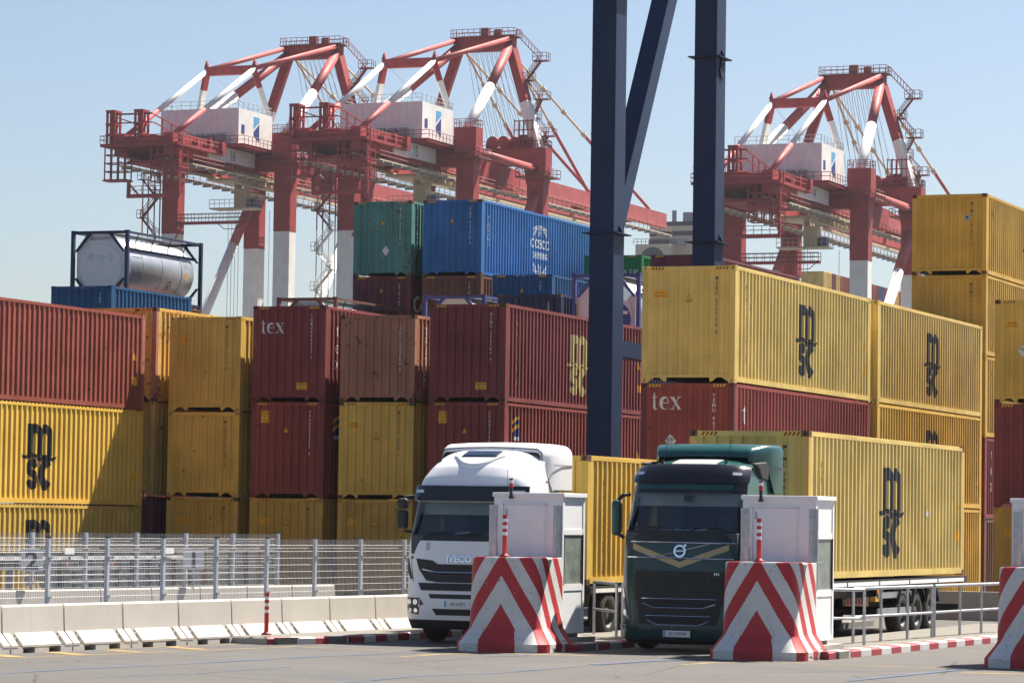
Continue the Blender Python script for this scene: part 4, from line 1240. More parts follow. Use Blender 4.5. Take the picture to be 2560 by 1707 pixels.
    part('cabin_glass', M['sign_blue'], lambda b: b.box(C+2.9, C+3.9, ty-2.6, ty-1.2, zg-4.7, zg-3.4), tr)
    # hoist and catenary ropes
    def ropes(b):
        for i in range(8):
            x = C-2.6+i*0.74
            b.tube((x, 27.4, 70.2+dz), (x, B+14+i*0.6, zg+3), 0.035, 4, caps=False)
            b.tube((x, 26.4, 70.2+dz), (x+0.3, B+8+i*0.5, zg+3), 0.035, 4, caps=False)
        for i in range(4): b.tube((C-0.5+i*0.55, ty-2, zg-5), (C-0.5+i*0.55, ty-2, 20), 0.04, 4, caps=False)
        b.tube((C+5, ty, zg-5), (C+5, ty, 18), 0.04, 4, caps=False)
        b.tube((C-3.7, -0.3, 65+dz), (C-3.7, 22, zt+3), 0.03, 4, caps=False)
    part('ropes', M['crane_grey'], ropes)['kind'] = 'stuff'
    # machinery on the waterside beam
    def wsm(b):
        b.box(C-7.5, C+8.2, B-1.6, B+1.6, zt, zt+0.12)
        railing(b, [(C-7.5, B-1.6, zt), (C+8.2, B-1.6, zt)], step=1.1)
        rr = random.Random(5)
        for k in range(9):
            x = C+1+rr.random()*7; b.box(x, x+0.8, B-1, B, zt, zt+0.6+rr.random()*1.5)
        for x in (C+2.2, C+3.9): b.lathe([(-0.4, 0.001), (-0.4, 0.9), (0.4, 0.9), (0.4, 0.001)], 'y', 16, 0, (x, B-0.8, zt+1.0))
        for i in range(5):
            for j in range(2): b.beam((C+5.6+i*0.7, B-1.2+j*2, zt), (C+5.6+i*0.7, B-1.2+j*2, zt+4.2), 0.12, 0.12)
        for k in range(4): b.box(C+5.5, C+8.5, B-1.3, B-1.15, zt+k*1.3, zt+k*1.3+0.14)
    part('waterside_machinery', red, wsm)
    for a in (0, A):
        for bb in (0, B):
            part('bogie', M['dark_metal'], lambda b: b.box(a-4, a+4, bb-0.7, bb+0.7, 0.1, 1.5))
    return t
crane(-189.8, 407.0, 0.0, '15', 'red and white quay crane numbered 15, right of the pair at left')
crane(-219.4, 411.0, 0.6, '16', 'red and white quay crane numbered 16, leftmost of all')
crane(-138.0, 420.5, -5.6, '14', 'red and white quay crane numbered 14, right of the gantry legs')

# ------------------------------------------------------------------ moored container ship beyond the cranes
def ship():
    t = thing('container_ship', 'cream and dark striped funnel and deckhouse of a ship behind the gantry legs', 'ship', (-228.8, 640, 0))
    def bx(name, mat, *a, parent=None): return MB().box(*a).build(name, M[mat], parent or t)
    bx('hull', 'ship_dark', -140, 190, -20, 30, -0.5, 24)
    f = bx('funnel', 'ship_cream', 0, 13, 0, 8, 50, 64.0)
    for z0, z1 in ((64.0, 64.9), (61.9, 62.9)): bx('funnel_band', 'ship_dark', -0.06, 13.06, -0.06, 8.06, z0, z1, parent=f)
    for (x, r, h) in ((4.4, 0.5, 67.5), (7.6, 1.25, 67.0), (9.4, 0.5, 67.5)):
        MB().lathe([(64.9, r), (h, r), (h, r*0.8), (64.9, r*0.8)], 'z', 16, 0, (x, 3, 0)).build('exhaust_pipe', M['crane_grey'], f)
    d = bx('deckhouse', 'ship_cream', -1.7, 6.0, -4, 22, 24, 59.9)
    MB().prism([(2.1+2.7*math.cos(R(a)), 56.6+2.7*math.sin(R(a))) for a in range(0, 361, 15)], 'y', -4.06, -4.0).build('emblem_disc', M['ship_dark'], d)
    b = MB(); railing(b, [(-2.2, -4, 59.9), (6, -4, 59.9), (6, 20, 59.9)], h=1.1, step=0.9, r=0.05)
    b.build('deck_railing', M['dark_metal'], d)
    bx('deck_cabin', 'ship_dark', 0.2, 4.4, -1.2, -0.1, 59.9, 61.1, parent=d)
    bx('deck_locker', 'crane_grey', 6.4, 8.2, -1.2, -0.1, 59.9, 61.2, parent=d)
ship()

# containers stacked on the ship deck: nearest bay seen as row ends, one by one
def deck_box(u, v, z, col, lab, Lx=12.192):
    def mk():
        b = MB()
        b.box(0, Lx, 0.02, 2.42, 0, 2.86)
        for i in range(7): b.box(Lx, Lx+0.03, 0.15+i*0.32, 0.28+i*0.32, 0.15, 2.7)
        for i in range(40): b.box(0.25+i*0.3, 0.38+i*0.3, -0.02, 0.02, 0.2, 2.7)
        return b.mesh('ship_container')
    me = cached(('deck', Lx), mk)
    return tag(inst('ship_container', me, M[col], None, (u, v, z)), lab, 'container', 'containers stacked on the ship deck')
cols = ['yellow_pale', 'yellow_tan', 'maroon_dark', 'brown', 'red_brown', 'maroon_red', 'yellow_tan', 'yellow_pale', 'maroon_dark', 'purple_blue', 'yellow_tan', 'maroon', 'yellow_pale', 'maroon_dark', 'purple_blue', 'yellow', 'salmon', 'yellow_tan', 'maroon_dark', 'red_brown']
CN_ = {'yellow_pale': 'pale yellow', 'yellow_tan': 'tan', 'yellow': 'yellow', 'maroon_dark': 'dark maroon', 'brown': 'brown', 'red_brown': 'red-brown', 'maroon_red': 'maroon', 'maroon': 'maroon', 'purple_blue': 'purple-blue', 'salmon': 'salmon'}
def nth(k): return '%d%s' % (k, {1: 'st', 2: 'nd', 3: 'rd'}.get(k if k < 20 else k % 10, 'th'))
for k, c in enumerate(cols):
    for row in range(3):
        CC = c if (k+row) % 3 else cols[(k*7+row*3) % len(cols)]
        deck_box(-173.2, 540+k*2.6, 43.1-row*2.9, CC, '%s end-on container, %s from the left in the %s tier on the ship' % (CN_[CC], nth(k+1), ('top', 'second', 'third')[row]))

# ------------------------------------------------------------------ concrete barriers, fences
def m_barrier(Lb=1.74, h=0.8):
    b = MB()
    g = 0.018
    up = [(-0.30, 0.0), (-0.30, 0.14), (-0.115, 0.34), (-0.085, h-0.03), (-0.06, h), (0.06, h), (0.085, h-0.03), (0.115, 0.34), (0.30, 0.14), (0.30, 0.0)]
    # upper wall
    b.prism([(-0.115, 0.26), (-0.085, h-0.03), (-0.06, h), (0.06, h), (0.085, h-0.03), (0.115, 0.26)], 'y', g, Lb-g)
    # foot blocks with lifting slots between them
    s = [(g, 0.20), (0.33, Lb-0.33), (Lb-0.20, Lb-g)]
    for (a, c) in s:
        for sg in (-1, 1):
            b.prism([(sg*0.05, 0.10), (sg*0.30, 0.10), (sg*0.30, 0.135), (sg*0.112, 0.335), (sg*0.05, 0.335)], 'y', a, c)
    # legs under the foot, openings between
    for (a, c) in ((g, 0.34), (Lb/2-0.2, Lb/2+0.2), (Lb-0.34, Lb-g)): b.box(-0.295, 0.295, a, c, 0, 0.10)
    b.box(-0.17, 0.17, g, Lb-g, 0.06, 0.27)
    return b.mesh('concrete_barrier')
YAW = R(-6.3)
dirb = Vector((math.sin(-YAW), math.cos(-YAW), 0))
P0 = Vector((-28.68, 45.70, 0))
ordn = ['first', 'second', 'third', 'fourth', 'fifth', 'sixth', 'seventh', 'eighth', 'ninth', 'tenth', 'eleventh', 'twelfth']
for i in range(12):
    p = P0+dirb*(1.75*i)
    o = inst('concrete_barrier', cached('barrier', m_barrier), M['concrete'], None, p, (0, 0, YAW))
    tag(o, '%s white concrete barrier block from the left in the front barrier row' % ordn[i] if i else 'white concrete barrier block cut by the left edge of the front row', 'barrier', 'front row of concrete barriers')
Q0 = Vector((-34.35, 52.5, 0))
YAW2 = R(-8.6)
dir2 = Vector((math.sin(-YAW2), math.cos(-YAW2), 0))
for i in range(9):
    p = Q0+dir2*(1.75*i)
    o = inst('concrete_barrier', cached('barrier', m_barrier), M['concrete'], None, p, (0, 0, YAW2))
    tag(o, '%s concrete barrier block from the left in the row behind the mesh fence' % ordn[i], 'barrier', 'rear row of concrete barriers')

def fence(name, label, P, d, yaw, n, step, h, z0, off, group, m_w='wire', last=True):
    t = thing(name, label, 'fence', P, yaw, group)
    b = MB()
    for i in range(n):
        y0, y1 = i*step+0.03, (i+1)*step-0.03
        zs = [z0+0.02, z0+0.05, z0+0.25, z0+0.30]
        k = int((y1-y0)/0.05)
        def fold(z):
            # triangular folds that stiffen the mesh panel
            for zc in (z0+0.16, h-0.14):
                q = abs(z-zc)
                if q < 0.06: return off-0.055*(1-q/0.06)
            return off
        zl = [z0+0.02, z0+0.10, z0+0.16, z0+0.22, h-0.20, h-0.14, h-0.08, h+0.03]
        bb = MB()
        for j in range(k+1):
            y = y0+(y1-y0)*j/k
            for a in range(len(zl)-1):
                bb.tube((fold(zl[a]), y, zl[a]), (fold(zl[a+1]), y, zl[a+1]), 0.0050, 3, caps=False)
        hz = [z0+0.10, z0+0.16, z0+0.22]+[z0+0.22+(h-0.20-z0-0.22)*q/7 for q in range(1, 7)]+[h-0.20, h-0.14, h-0.08]
        for z in hz: bb.tube((fold(z)+0.008, y0, z), (fold(z)+0.008, y1, z), 0.0026, 4, caps=False)
        o = bb.build('mesh_panel', M[m_w], t)
        o['kind'] = 'stuff'
    for i in range(n+1):
        o = MB().box(off-0.03, off+0.03, i*step-0.03, i*step+0.03, 0.05, h+0.05).build('fence_post', M['post'], t)
        MB().box(off-0.034, off+0.034, i*step-0.034, i*step+0.034, h+0.05, h+0.075).build('post_cap', M['dark_metal'], o)
        for z in (z0+0.35, h-0.3):
            MB().box(off+0.03, off+0.06, i*step-0.025, i*step+0.05, z-0.02, z+0.02).build('clamp', M['galv'], o)
    return t
fence('mesh_fence', 'galvanised mesh fence standing directly behind the front concrete barriers', P0+Vector((-0.28, 0.05, 0))+dirb*0.0, dirb, YAW, 11, 1.75, 1.88, 0.55, 0.0, 'galvanised mesh fences')
fence('mesh_fence', 'galvanised mesh fence further back, on the second row of barriers', Q0+Vector((-0.30, 0.0, 0)), dir2, YAW2, 8, 1.75, 1.92, 0.60, 0.0, 'galvanised mesh fences')

# sign boards with lane numbers on the rear fence
def board(P, yaw, txt, label, s=0.44):
    t = thing('number_sign', label, 'sign', P, yaw, 'lane number boards')
    MB().box(-s/2, s/2, 0, 0.012, -s/2, s/2).build('board', M['white'], t)
    q = text2d(txt, s*0.78, 1.15, bold=0.012)
    me = bpy.data.meshes.new('digit'); me.from_pydata([(x, -0.004, y-s*0.39) for x, y in q[0]], [], q[1]); me.materials.append(M['print_black'])
    link('digit', me, t)
    MB().box(-0.02, 0.02, 0.014, 0.04, -1.2, s/2).build('sign_post', M['galv'], t)
board((-33.58, 57.2, 1.40), R(24), '2', 'white board with a black 2 behind the mesh fence at the left')
board((-32.74, 62.6, 1.40), R(24), '1', 'white board with a black 1 behind the mesh fence')
for (px, lb) in ((0.86, 'left of two small white tags on the front mesh fence'), (2.62, 'right of two small white tags on the front mesh fence')):
    p = P0+Vector((-0.26, 0, 0))+dirb*(1.75*(px+1.5))
    tag(MB().box(-0.004, 0.004, -0.14, 0.14, -0.055, 0.055).build('fence_tag', M['white'], None, (p.x, p.y, 1.70), (0, 0, YAW)), lb, 'tag', 'small tags on the fence')

# red and white flexible posts
def delineator(P, label, h=0.8):
    t = thing('flexible_post', label, 'bollard', P, 0, 'red and white flexible posts')
    MB().lathe([(0, 0.001), (0, 0.10), (0.02, 0.10), (0.05, 0.055), (0.06, 0.042)], 'z', 20).build('foot', M['kerb_red'], t, smooth=True)
    MB().lathe([(0.06, 0.042), (h, 0.042), (h, 0.001)], 'z', 16).build('tube', M['sign_red'], t, smooth=False)
    for zz in (h-0.13, h-0.25, h-0.37):
        MB().lathe([(zz, 0.0435), (zz+0.06, 0.0435)], 'z', 16).build('reflective_band', M['white'], t)
delineator((-26.88, 54.35, 0.16), 'red and white flexible post on the kerb in front of the concrete barriers', 0.78)

# ------------------------------------------------------------------ traffic islands, kerbs, booths
def island(name, poly, h, label):
    b = MB(); b.prism(poly, 'z', 0.0, h)
    o = b.build(name, M['gravel'])
    o['kind'] = 'structure'
    return o
def kerb(parent, pts, h, w, seg, first='kerb_red', jitter=0.012, inward=1):
    """painted kerb stones along a polyline, each stone a piece of its own"""
    k = 0
    for i in range(len(pts)-1):
        p, q = Vector((*pts[i], 0)), Vector((*pts[i+1], 0))
        d = (q-p); n = max(1, round(d.length/seg)); d.normalize()
        a = Vector((-d.y, d.x, 0))*inward
        L = (q-p).length/n
        for j in range(n):
            o = p+d*(L*j)
            b = MB()
            b.prism([(0, 0), (0, h-0.03), (0.035, h), (w, h), (w, 0)], 'y', 0.006, L-0.006)
            cols = ('kerb_red', 'kerb_white') if first == 'kerb_red' else ('kerb_white', 'kerb_red') if first == 'kerb_white' else ('concrete_grey', 'concrete_grey')
            ang = math.atan2(-d.x, d.y)
            s = b.build('kerb_stone', M[cols[k % 2]], parent, (o.x, o.y, jitter*(rnd.random()-0.5)), (0, 0, ang))
            if inward > 0: s.scale = (-1, 1, 1)
            k += 1

IH = 0.14
# island under the left barriers
isl = island('left_island', [(-28.6, 55.2), (-27.9, 54.4), (-26.45, 53.98), (-25.85, 55.4), (-25.75, 58.4), (-25.75, 84), (-29.5, 84), (-29.5, 55.2)], IH-0.01, '')
kerb(isl, [(-28.45, 54.75), (-27.6, 54.15)], IH, 0.12, 0.7, 'plain')
kerb(isl, [(-27.6, 54.15), (-26.62, 53.86)], IH, 0.12, 0.9, 'plain')
kerb(isl, [(-26.62, 53.86), (-26.05, 54.75), (-25.72, 56.2), (-25.62, 58.6), (-25.62, 66)], IH, 0.12, 0.52, 'kerb_red')
CH = []
def booth(dx, label, n, glass=True):
    dx = dx
    x0, x1 = -22.72+dx, -21.38+dx
    xm = (x0+x1)/2
    isl = island('booth_island', [(x0-0.05, 54.6), (x1+0.05, 54.6), (x1+0.42, 55.4), (x1+0.46, 60), (x1+0.62, 66), (x1+0.62, 74), (x0-0.3, 74), (x0-0.3, 55.4)], IH-0.012, '')
    kerb(isl, [(x1+0.36, 54.95), (x1+0.50, 57.2), (x1+0.58, 60.3), (x1+0.80, 65), (x1+0.95, 70)], IH, 0.28, 0.62, 'kerb_red', 0.006)
    # concrete nose: rounded block with a flared foot, chevrons by metres round the nose
    def ring(off, z, nose_y, rad):
        pts = []
        a0, a1, yb = x0-off, x1+off, 55.34
        yf = nose_y-off
        rad = min(rad, (a1-a0)/2-0.01)
        seq = [(a0, yb)]
        for i in range(9):
            th = R(180+i*90/8); seq.append((a0+rad+rad*math.cos(th), yf+rad+rad*math.sin(th)))
        for i in range(9):
            th = R(270+i*90/8); seq.append((a1-rad+rad*math.cos(th), yf+rad+rad*math.sin(th)))
        seq.append((a1, yb))
        return [(p[0], p[1], z) for p in seq]
    prof = [(0.21, 0.0), (0.21, 0.15), (0.195, 0.17), (0.035, 0.39), (0.015, 0.44), (0.0, 1.0), (-0.015, 1.67), (-0.03, 1.69)]
    rings = [ring(o, z, 54.02, 0.26+o*0.5) for o, z in prof]
    b = MB()
    b.sheet(rings)
    b.face(rings[-1])
    me = b.mesh('concrete_nose', True)
    uvl = me.uv_layers.new(name='UVMap')
    # metres along the mid ring measured from the front centre
    mid = rings[5]
    s = [0]
    for i in range(len(mid)-1): s.append(s[-1]+math.dist(mid[i], mid[i+1]))
    c = s[len(s)//2-1]/2+s[len(s)//2]/2
    nc = len(mid)
    for poly in me.polygons:
        for li in poly.loop_indices:
            vi = me.loops[li].vertex_index
            co = me.vertices[vi].co
            arcx = s[vi % nc]-c if vi < nc*len(rings) else co.x-xm
            uvl.data[li].uv = (arcx, co.z)
    me.materials.append(M['chevron'])
    for p in me.polygons: p.use_smooth = True
    t = thing('island_nose', 'red and white chevron-painted concrete block '+label, 'concrete block', (0, 0, 0), 0, 'painted concrete island noses')
    o = link('block', me, t)
    md = o.modifiers.new('edge', 'EDGE_SPLIT'); md.split_angle = R(35)
    # galvanised protection posts standing on the nose
    for (x, w_) in ((x0+0.22, 'left'), (x1-0.13+0.26, 'right')):
        g = thing('steel_post', 'galvanised post at the %s front corner of the booth %s' % (w_, label), 'post', (x, 54.72, 1.69), 0, 'galvanised posts in front of the booths')
        MB().lathe([(0.012, 0.085), (0.94, 0.085), (0.94, 0.075), (0.90, 0.001)], 'z', 24).build('tube', M['galv'], g, smooth=False)
        MB().box(-0.13, 0.13, -0.13, 0.13, 0, 0.012).build('base_plate', M['galv'], g)
    delineator((xm-0.07, 54.32, 1.69), 'red and white flexible post standing on the chevron block '+label, 0.76)
    # booth
    k = thing('control_booth', 'white metal control booth behind the chevron block '+label, 'booth', (x0-0.04, 55.36, 0), 0, 'white booths on the traffic islands')
    bw, bd, z0, z1 = 1.36, 1.14, 0.30, 2.86
    wm = M['white']
    MB().box(0, bw, 0.0, 0.05, z0, z1-0.08).build('front_wall', wm, k)
    b = MB(); b.box(0, 0.05, 0.05, bd, z0, 1.2); b.box(0, 0.05, 0.05, bd, 2.1, z1-0.08); b.box(0, 0.05, 0.05, 0.12, 1.2, 2.1); b.box(0, 0.05, bd-0.12, bd, 1.2, 2.1)
    b.build('left_wall', wm, k)
    MB().box(0.022, 0.03, 0.12, bd-0.12, 1.2, 2.1).build('far_pane', M['pane'], k)
    MB().box(0.05, bw-0.05, bd-0.05, bd, z0, z1-0.08).build('rear_wall', wm, k)
    MB().box(-0.03, bw+0.03, -0.03, bd+0.03, z1-0.08, z1).build('roof', wm, k, bevel=0.012)
    MB().box(0.1, bw-0.1, 0.05, bd-0.05, IH, z0).build('plinth', M['concrete_grey'], k)
    MB().box(-0.03, bw+0.10, 0.05, bd+0.35, 0.05, z0-0.08).build('foundation', M['concrete_grey'], k)
    # door panel on the front with frame and lock
    d = MB().box(0.20, 1.01, -0.018, 0.0, z0+0.35, z1-0.22).build('door', wm, k, bevel=0.008)
    for (a0, a1, c0, c1) in ((0.165, 0.192, z0+0.33, z1-0.20), (1.018, 1.045, z0+0.33, z1-0.20), (0.165, 1.045, z1-0.212, z1-0.185)):
        MB().box(a0, a1, -0.026, 0.0, c0, c1).build('door_frame', wm, d)
    MB().box(0.235, 0.275, -0.03, -0.018, z1-0.42, z1-0.30).build('lock', M['galv'], d)
    if n == 1:
        MB().lathe([(-0.008, 0.09), (0.0, 0.10)], 'y', 20, 0, (0.08, -0.0, z1-0.36)).build('vent_disc', wm, k)
    # right side: frame with window over a panel
    for (y0, y1) in ((0, 0.09), (bd-0.09, bd)): MB().box(bw-0.05, bw, y0 if y0 else 0.05, y1, z0, z1-0.08).build('side_post', wm, k)
    for (c0, c1) in ((z0, z0+0.10), (1.08, 1.20), (2.10, 2.20), (z1-0.16, z1-0.08)): MB().box(bw-0.045, bw-0.004, 0.09, bd-0.09, c0, c1).build('side_rail', wm, k)
    MB().box(bw-0.035, bw-0.015, 0.09, bd-0.09, z0+0.10, 1.08).build('lower_panel', wm, k)
    MB().box(bw-0.035, bw-0.015, 0.09, bd-0.09, 2.20, z1-0.16).build('upper_panel', wm, k)
    MB().box(bw-0.030, bw-0.022, 0.09, bd-0.09, 1.20, 2.10).build('window_pane', M['pane'], k)
    for (y0, y1, c0, c1) in ((0.075, 0.09, 1.185, 2.115), (bd-0.09, bd-0.075, 1.185, 2.115)): MB().box(bw-0.02, bw+0.006, y0, y1, c0, c1).build('window_gasket', M['black'], k)
    # things inside
    MB().box(0.55, 0.8, 0.70, 0.95, z0, 1.62).build('cabinet_inside', M['headliner'], k)
    MB().box(0.08, bw-0.1, 0.10, 0.25, z0+0.8, z0+0.86).build('shelf_inside', M['headliner'], k)
    # beacon and whip aerial on the roof edge
    e = thing('warning_beacon', 'small red and white beacon light on the booth roof '+label, 'beacon', (x0+0.31, 55.36, z1), 0, 'beacons on the booths')
    MB().lathe([(-0.11, 0.045), (-0.02, 0.022), (0.02, 0.030), (0.09, 0.036), (0.09, 0.001)], 'z', 16, 0, (0, -0.05, 0)).build('foot', M['black'], e)
    MB().lathe([(0.09, 0.036), (0.17, 0.036), (0.17, 0.001)], 'z', 16, 0, (0, -0.05, 0)).build('red_lens', M['red_lens'], e)
    MB().lathe([(0.17, 0.038), (0.23, 0.038), (0.23, 0.001)], 'z', 16, 0, (0, -0.05, 0)).build('white_lens', M['paper'], e)
    MB().lathe([(0.23, 0.036), (0.26, 0.034), (0.26, 0.001)], 'z', 16, 0, (0, -0.05, 0)).build('cap', M['dark_metal'], e)
    if n == 0: MB().tube((-0.06, -0.04, 0.0), (-0.085, -0.04, 0.42), 0.005, 5).build('aerial', M['dark_metal'], e)
booth(0.0, 'in front of the white truck', 0)
booth(4.80, 'in front of the green truck', 1)
booth(9.68, 'at the right edge', 2)

# pipe railings
def handrail(segs, label, zbase=IH, h=1.02):
    t = thing('pipe_railing', label, 'railing', (0, 0, 0), 0, 'galvanised pipe railings')
    for pts in segs:
        for i, p in enumerate(pts):
            MB().tube((p[0], p[1], zbase), (p[0], p[1], zbase+h), 0.030, 12).build('post', M['galv'], t, smooth=False)
        for zz, r_ in ((h, 0.032), (h*0.48, 0.026)):
            b = MB(); b.path([(p[0], p[1], zbase+zz) for p in pts], r_, 12); b.build('rail', M['galv'], t)
handrail([[(-22.55, 60.1), (-21.62, 58.85)], [(-21.66, 59.3), (-21.55, 60.4), (-21.5, 62.2), (-21.4, 64.0)]], 'galvanised pipe railing between the white booth and the green truck')
handrail([[(-17.35, 57.9), (-16.58, 58.45)], [(-17.02, 59.25), (-16.90, 60.75), (-16.74, 62.1), (-16.64, 63.6)], [(-16.63, 63.75), (-16.55, 65.5), (-16.42, 66.8), (-16.3, 68.6)]], 'long galvanised pipe railing right of the second booth, in front of the trailer wheels')

# yard fence and low wall on the right, behind the trailer
fence('mesh_fence', 'mesh fence in the dark gap right of the truck container', (-19.6, 83.5, 0), None, R(-100), 3, 2.2, 2.2, 0.7, 0.0, 'galvanised mesh fences')
o = tag(MB().box(-22, -10.5, 80.5, 80.75, 0, 0.72).build('low_wall', M['concrete_grey']), 'low grey concrete wall behind the pipe railing at right', 'wall')

# painted lines on the asphalt
def gl(name, pts, w, mat, z): road_line(name, pts, w, M[mat], z)
gl('yellow_line', [(-29.6, 44.6), (-28.63, 47.78), (-28.28, 48.92), (-27.73, 50.87), (-27.1, 53.7)], 0.10, 'line_yellow', 0.004)
gl('yellow_line', [(-28.4, 42.0), (-27.42, 45.77), (-26.97, 47.68), (-26.6, 49.78), (-26.1, 52.0), (-25.85, 53.5)], 0.10, 'line_yellow', 0.004)
for k, (p_, q_) in enumerate((((-28.3, 46.9), (-27.4, 46.3)), ((-28.0, 48.36), (-27.0, 47.7)), ((-27.66, 49.77), (-26.76, 49.2)), ((-27.49, 51.69), (-26.5, 51.0)))):
    gl('yellow_hatch', [p_, q_], 0.34, 'line_yellow', 0.008)
gl('yellow_line', [(-25.6, 53.3), (-24.53, 53.23), (-23.2, 53.25)], 0.12, 'line_yellow', 0.004)
gl('yellow_line', [(-22.55, 50.8), (-22.5, 52.3), (-21.92, 53.3), (-20.0, 53.5)], 0.16, 'line_yellow', 0.004)
gl('yellow_line', [(-17.67, 51.28), (-17.49, 52.45), (-16.71, 53.6), (-15.43, 53.0), (-13.7, 53.2)], 0.14, 'line_yellow', 0.004)
gl('yellow_line', [(-13.0, 51.6), (-12.0, 52.0), (-9.5, 52.6)], 0.24, 'line_yellow', 0.004)
gl('blue_line', [(-25.0, 39.5), (-24.8, 41.4), (-24.65, 43.6), (-24.28, 45.2), (-23.95, 47.8), (-23.67, 50.1), (-23.05, 52.5), (-22.9, 52.9)], 0.085, 'line_blue', 0.012)
gl('blue_line', [(-23.4, 41.0), (-22.58, 43.4), (-22.42, 46.3)], 0.05, 'line_blue', 0.012)
gl('blue_line', [(-22.4, 44.0), (-21.07, 43.9), (-19.94, 43.3)], 0.05, 'line_blue', 0.012)
gl('blue_line', [(-21.47, 51.8), (-21.0, 52.9)], 0.12, 'line_blue', 0.012)
gl('blue_line', [(-19.7, 42.0), (-19.6, 44.8), (-19.02, 46.6), (-18.78, 49.9)], 0.07, 'line_blue', 0.012)
gl('blue_line', [(-18.8, 50.2), (-18.53, 52.1), (-18.05, 53.4)], 0.16, 'line_blue', 0.012)
gl('blue_line', [(-13.77, 47.7), (-13.5, 50.4), (-13.26, 52.8)], 0.12, 'line_blue', 0.012)
gl('red_line', [(-21.82, 48.4), (-21.53, 50.0), (-21.38, 51.4)], 0.07, 'line_red', 0.016)
gl('red_line', [(-18.95, 50.3), (-18.65, 51.5)], 0.10, 'line_red', 0.016)
gl('tar_seam', [(-16.2, 48.4), (-15.6, 49.5), (-14.5, 51.0), (-12.96, 53.0)], 0.03, 'black', 0.012)

# ------------------------------------------------------------------ vehicles
def m_wheel_parts(r=0.50, w=0.30, rim=0.29):
    ty = MB().lathe([(-w/2, rim), (-w/2-0.005, r*0.80), (-w/2+0.03, r*0.96), (-w/2+0.07, r), (w/2-0.07, r), (w/2-0.03, r*0.96), (w/2+0.005, r*0.80), (w/2, rim)], 'x', 40).mesh('tyre', True)
    b = MB()
    b.lathe([(w/2-0.01, rim), (w/2-0.03, rim*0.93), (w/2-0.10, rim*0.86), (w/2-0.12, rim*0.55), (w/2-0.05, rim*0.45), (w/2-0.03, rim*0.30), (w/2-0.03, 0.001)], 'x', 32)
    for i in range(10):
        a = 2*math.pi*i/10
        b.tube((w/2-0.09, rim*0.62*math.cos(a), rim*0.62*math.sin(a)), (w/2-0.05, rim*0.62*math.cos(a), rim*0.62*math.sin(a)), 0.018, 6)
    rm = b.mesh('rim')
    hs = MB()
    for i in range(8):
        a = 2*math.pi*(i+0.5)/8
        hs.tube((w/2-0.115, rim*0.76*math.cos(a), rim*0.76*math.sin(a)), (w/2-0.093, rim*0.76*math.cos(a), rim*0.76*math.sin(a)), 0.03, 8)
    hl = hs.mesh('rim_holes')
    return ty, rm, hl
TY, RIM, HOL = m_wheel_parts()
def wheel(parent, x, y, z=0.5, side=1, rimmat='rim', name='wheel'):
    o = inst(name, TY, M['tyre'], parent, (x, y, z), None, (side, 1, 1))
    inst('rim', RIM, M[rimmat], o)
    inst('rim_holes', HOL, M['black'], o)
    return o

def chassis(name, label, P, L=12.4, wheels=(8.6, 9.75, 10.9), deckz=1.18, beam='dark_metal', reflect=True, x0=0.0, x1=2.5, legs=True, guards=True, group='container trailers'):
    t = thing(name, label, 'trailer', P, 0, group)
    bm_ = M[beam]
    for x in (0.72, 1.68): MB().box(x, x+0.14, 0.2, L, deckz-0.42, deckz-0.06).build('main_beam', bm_, t)
    MB().box(x0+0.02, x0+0.12, 0.1, L, deckz-0.16, deckz-0.02).build('side_beam', bm_, t)
    MB().box(x1-0.12, x1-0.02, 0.1, L, deckz-0.16, deckz-0.02).build('side_beam', bm_, t)
    if reflect:
        for k in range(5):
            MB().box(x1-0.02, x1-0.015, 0.4+k*(L-0.6)/5, 0.3+(k+1)*(L-0.6)/5, deckz-0.14, deckz-0.06).build('reflective_strip', M['white'], t)
    for y in (0.25, 3.2, 6.2, 9.0, L-0.25): MB().box(x0+0.1, x1-0.1, y-0.09, y+0.09, deckz-0.18, deckz-0.04).build('cross_member', bm_, t)
    for y in wheels:
        MB().tube((0.35, y, 0.5), (2.15, y, 0.5), 0.07, 10).build('axle', M['dark_metal'], t)
        for (x, s) in ((0.20, -1), (2.30, 1)): wheel(t, x, y, 0.5, s)
        if guards:
            for x in (0.02, 2.14):
                b = MB()
                pr = [(y+0.585*math.cos(R(a)), 0.5+0.585*math.sin(R(a))) for a in range(20, 161, 10)]
                b.sheet([[(x, p, q) for p, q in pr], [(x+0.36, p, q) for p, q in pr]])
                b.sheet([[(x+0.36, p, q) for p, q in pr], [(x+0.36, y+(p-y)*0.95, 0.5+(q-0.5)*0.95) for p, q in pr]])
                b.build('mudguard', M['black_gloss'], t)
    if legs:
        for x in (0.5, 1.9):
            MB().box(x, x+0.12, 2.9, 3.02, 0.25, deckz-0.2).build('landing_leg', M['dark_metal'], t)
            MB().box(x-0.08, x+0.2, 2.82, 3.10, 0.18, 0.25).build('leg_foot', M['dark_metal'], t)
    for y in (5.0, 7.4): MB().box(x1-0.03, x1-0.01, y-0.06, y+0.06, deckz-0.30, deckz-0.22).build('side_marker', M['amber'], t)
    for zz in (0.50, 0.84): MB().box(x1-0.10, x1-0.06, 5.2, 7.8, zz, zz+0.13).build('side_guard', M['galv'], t)
    MB().box(0.2, 2.3, L-0.1, L, 0.45, 0.60).build('rear_bumper', M['dark_metal'], t)
    return t

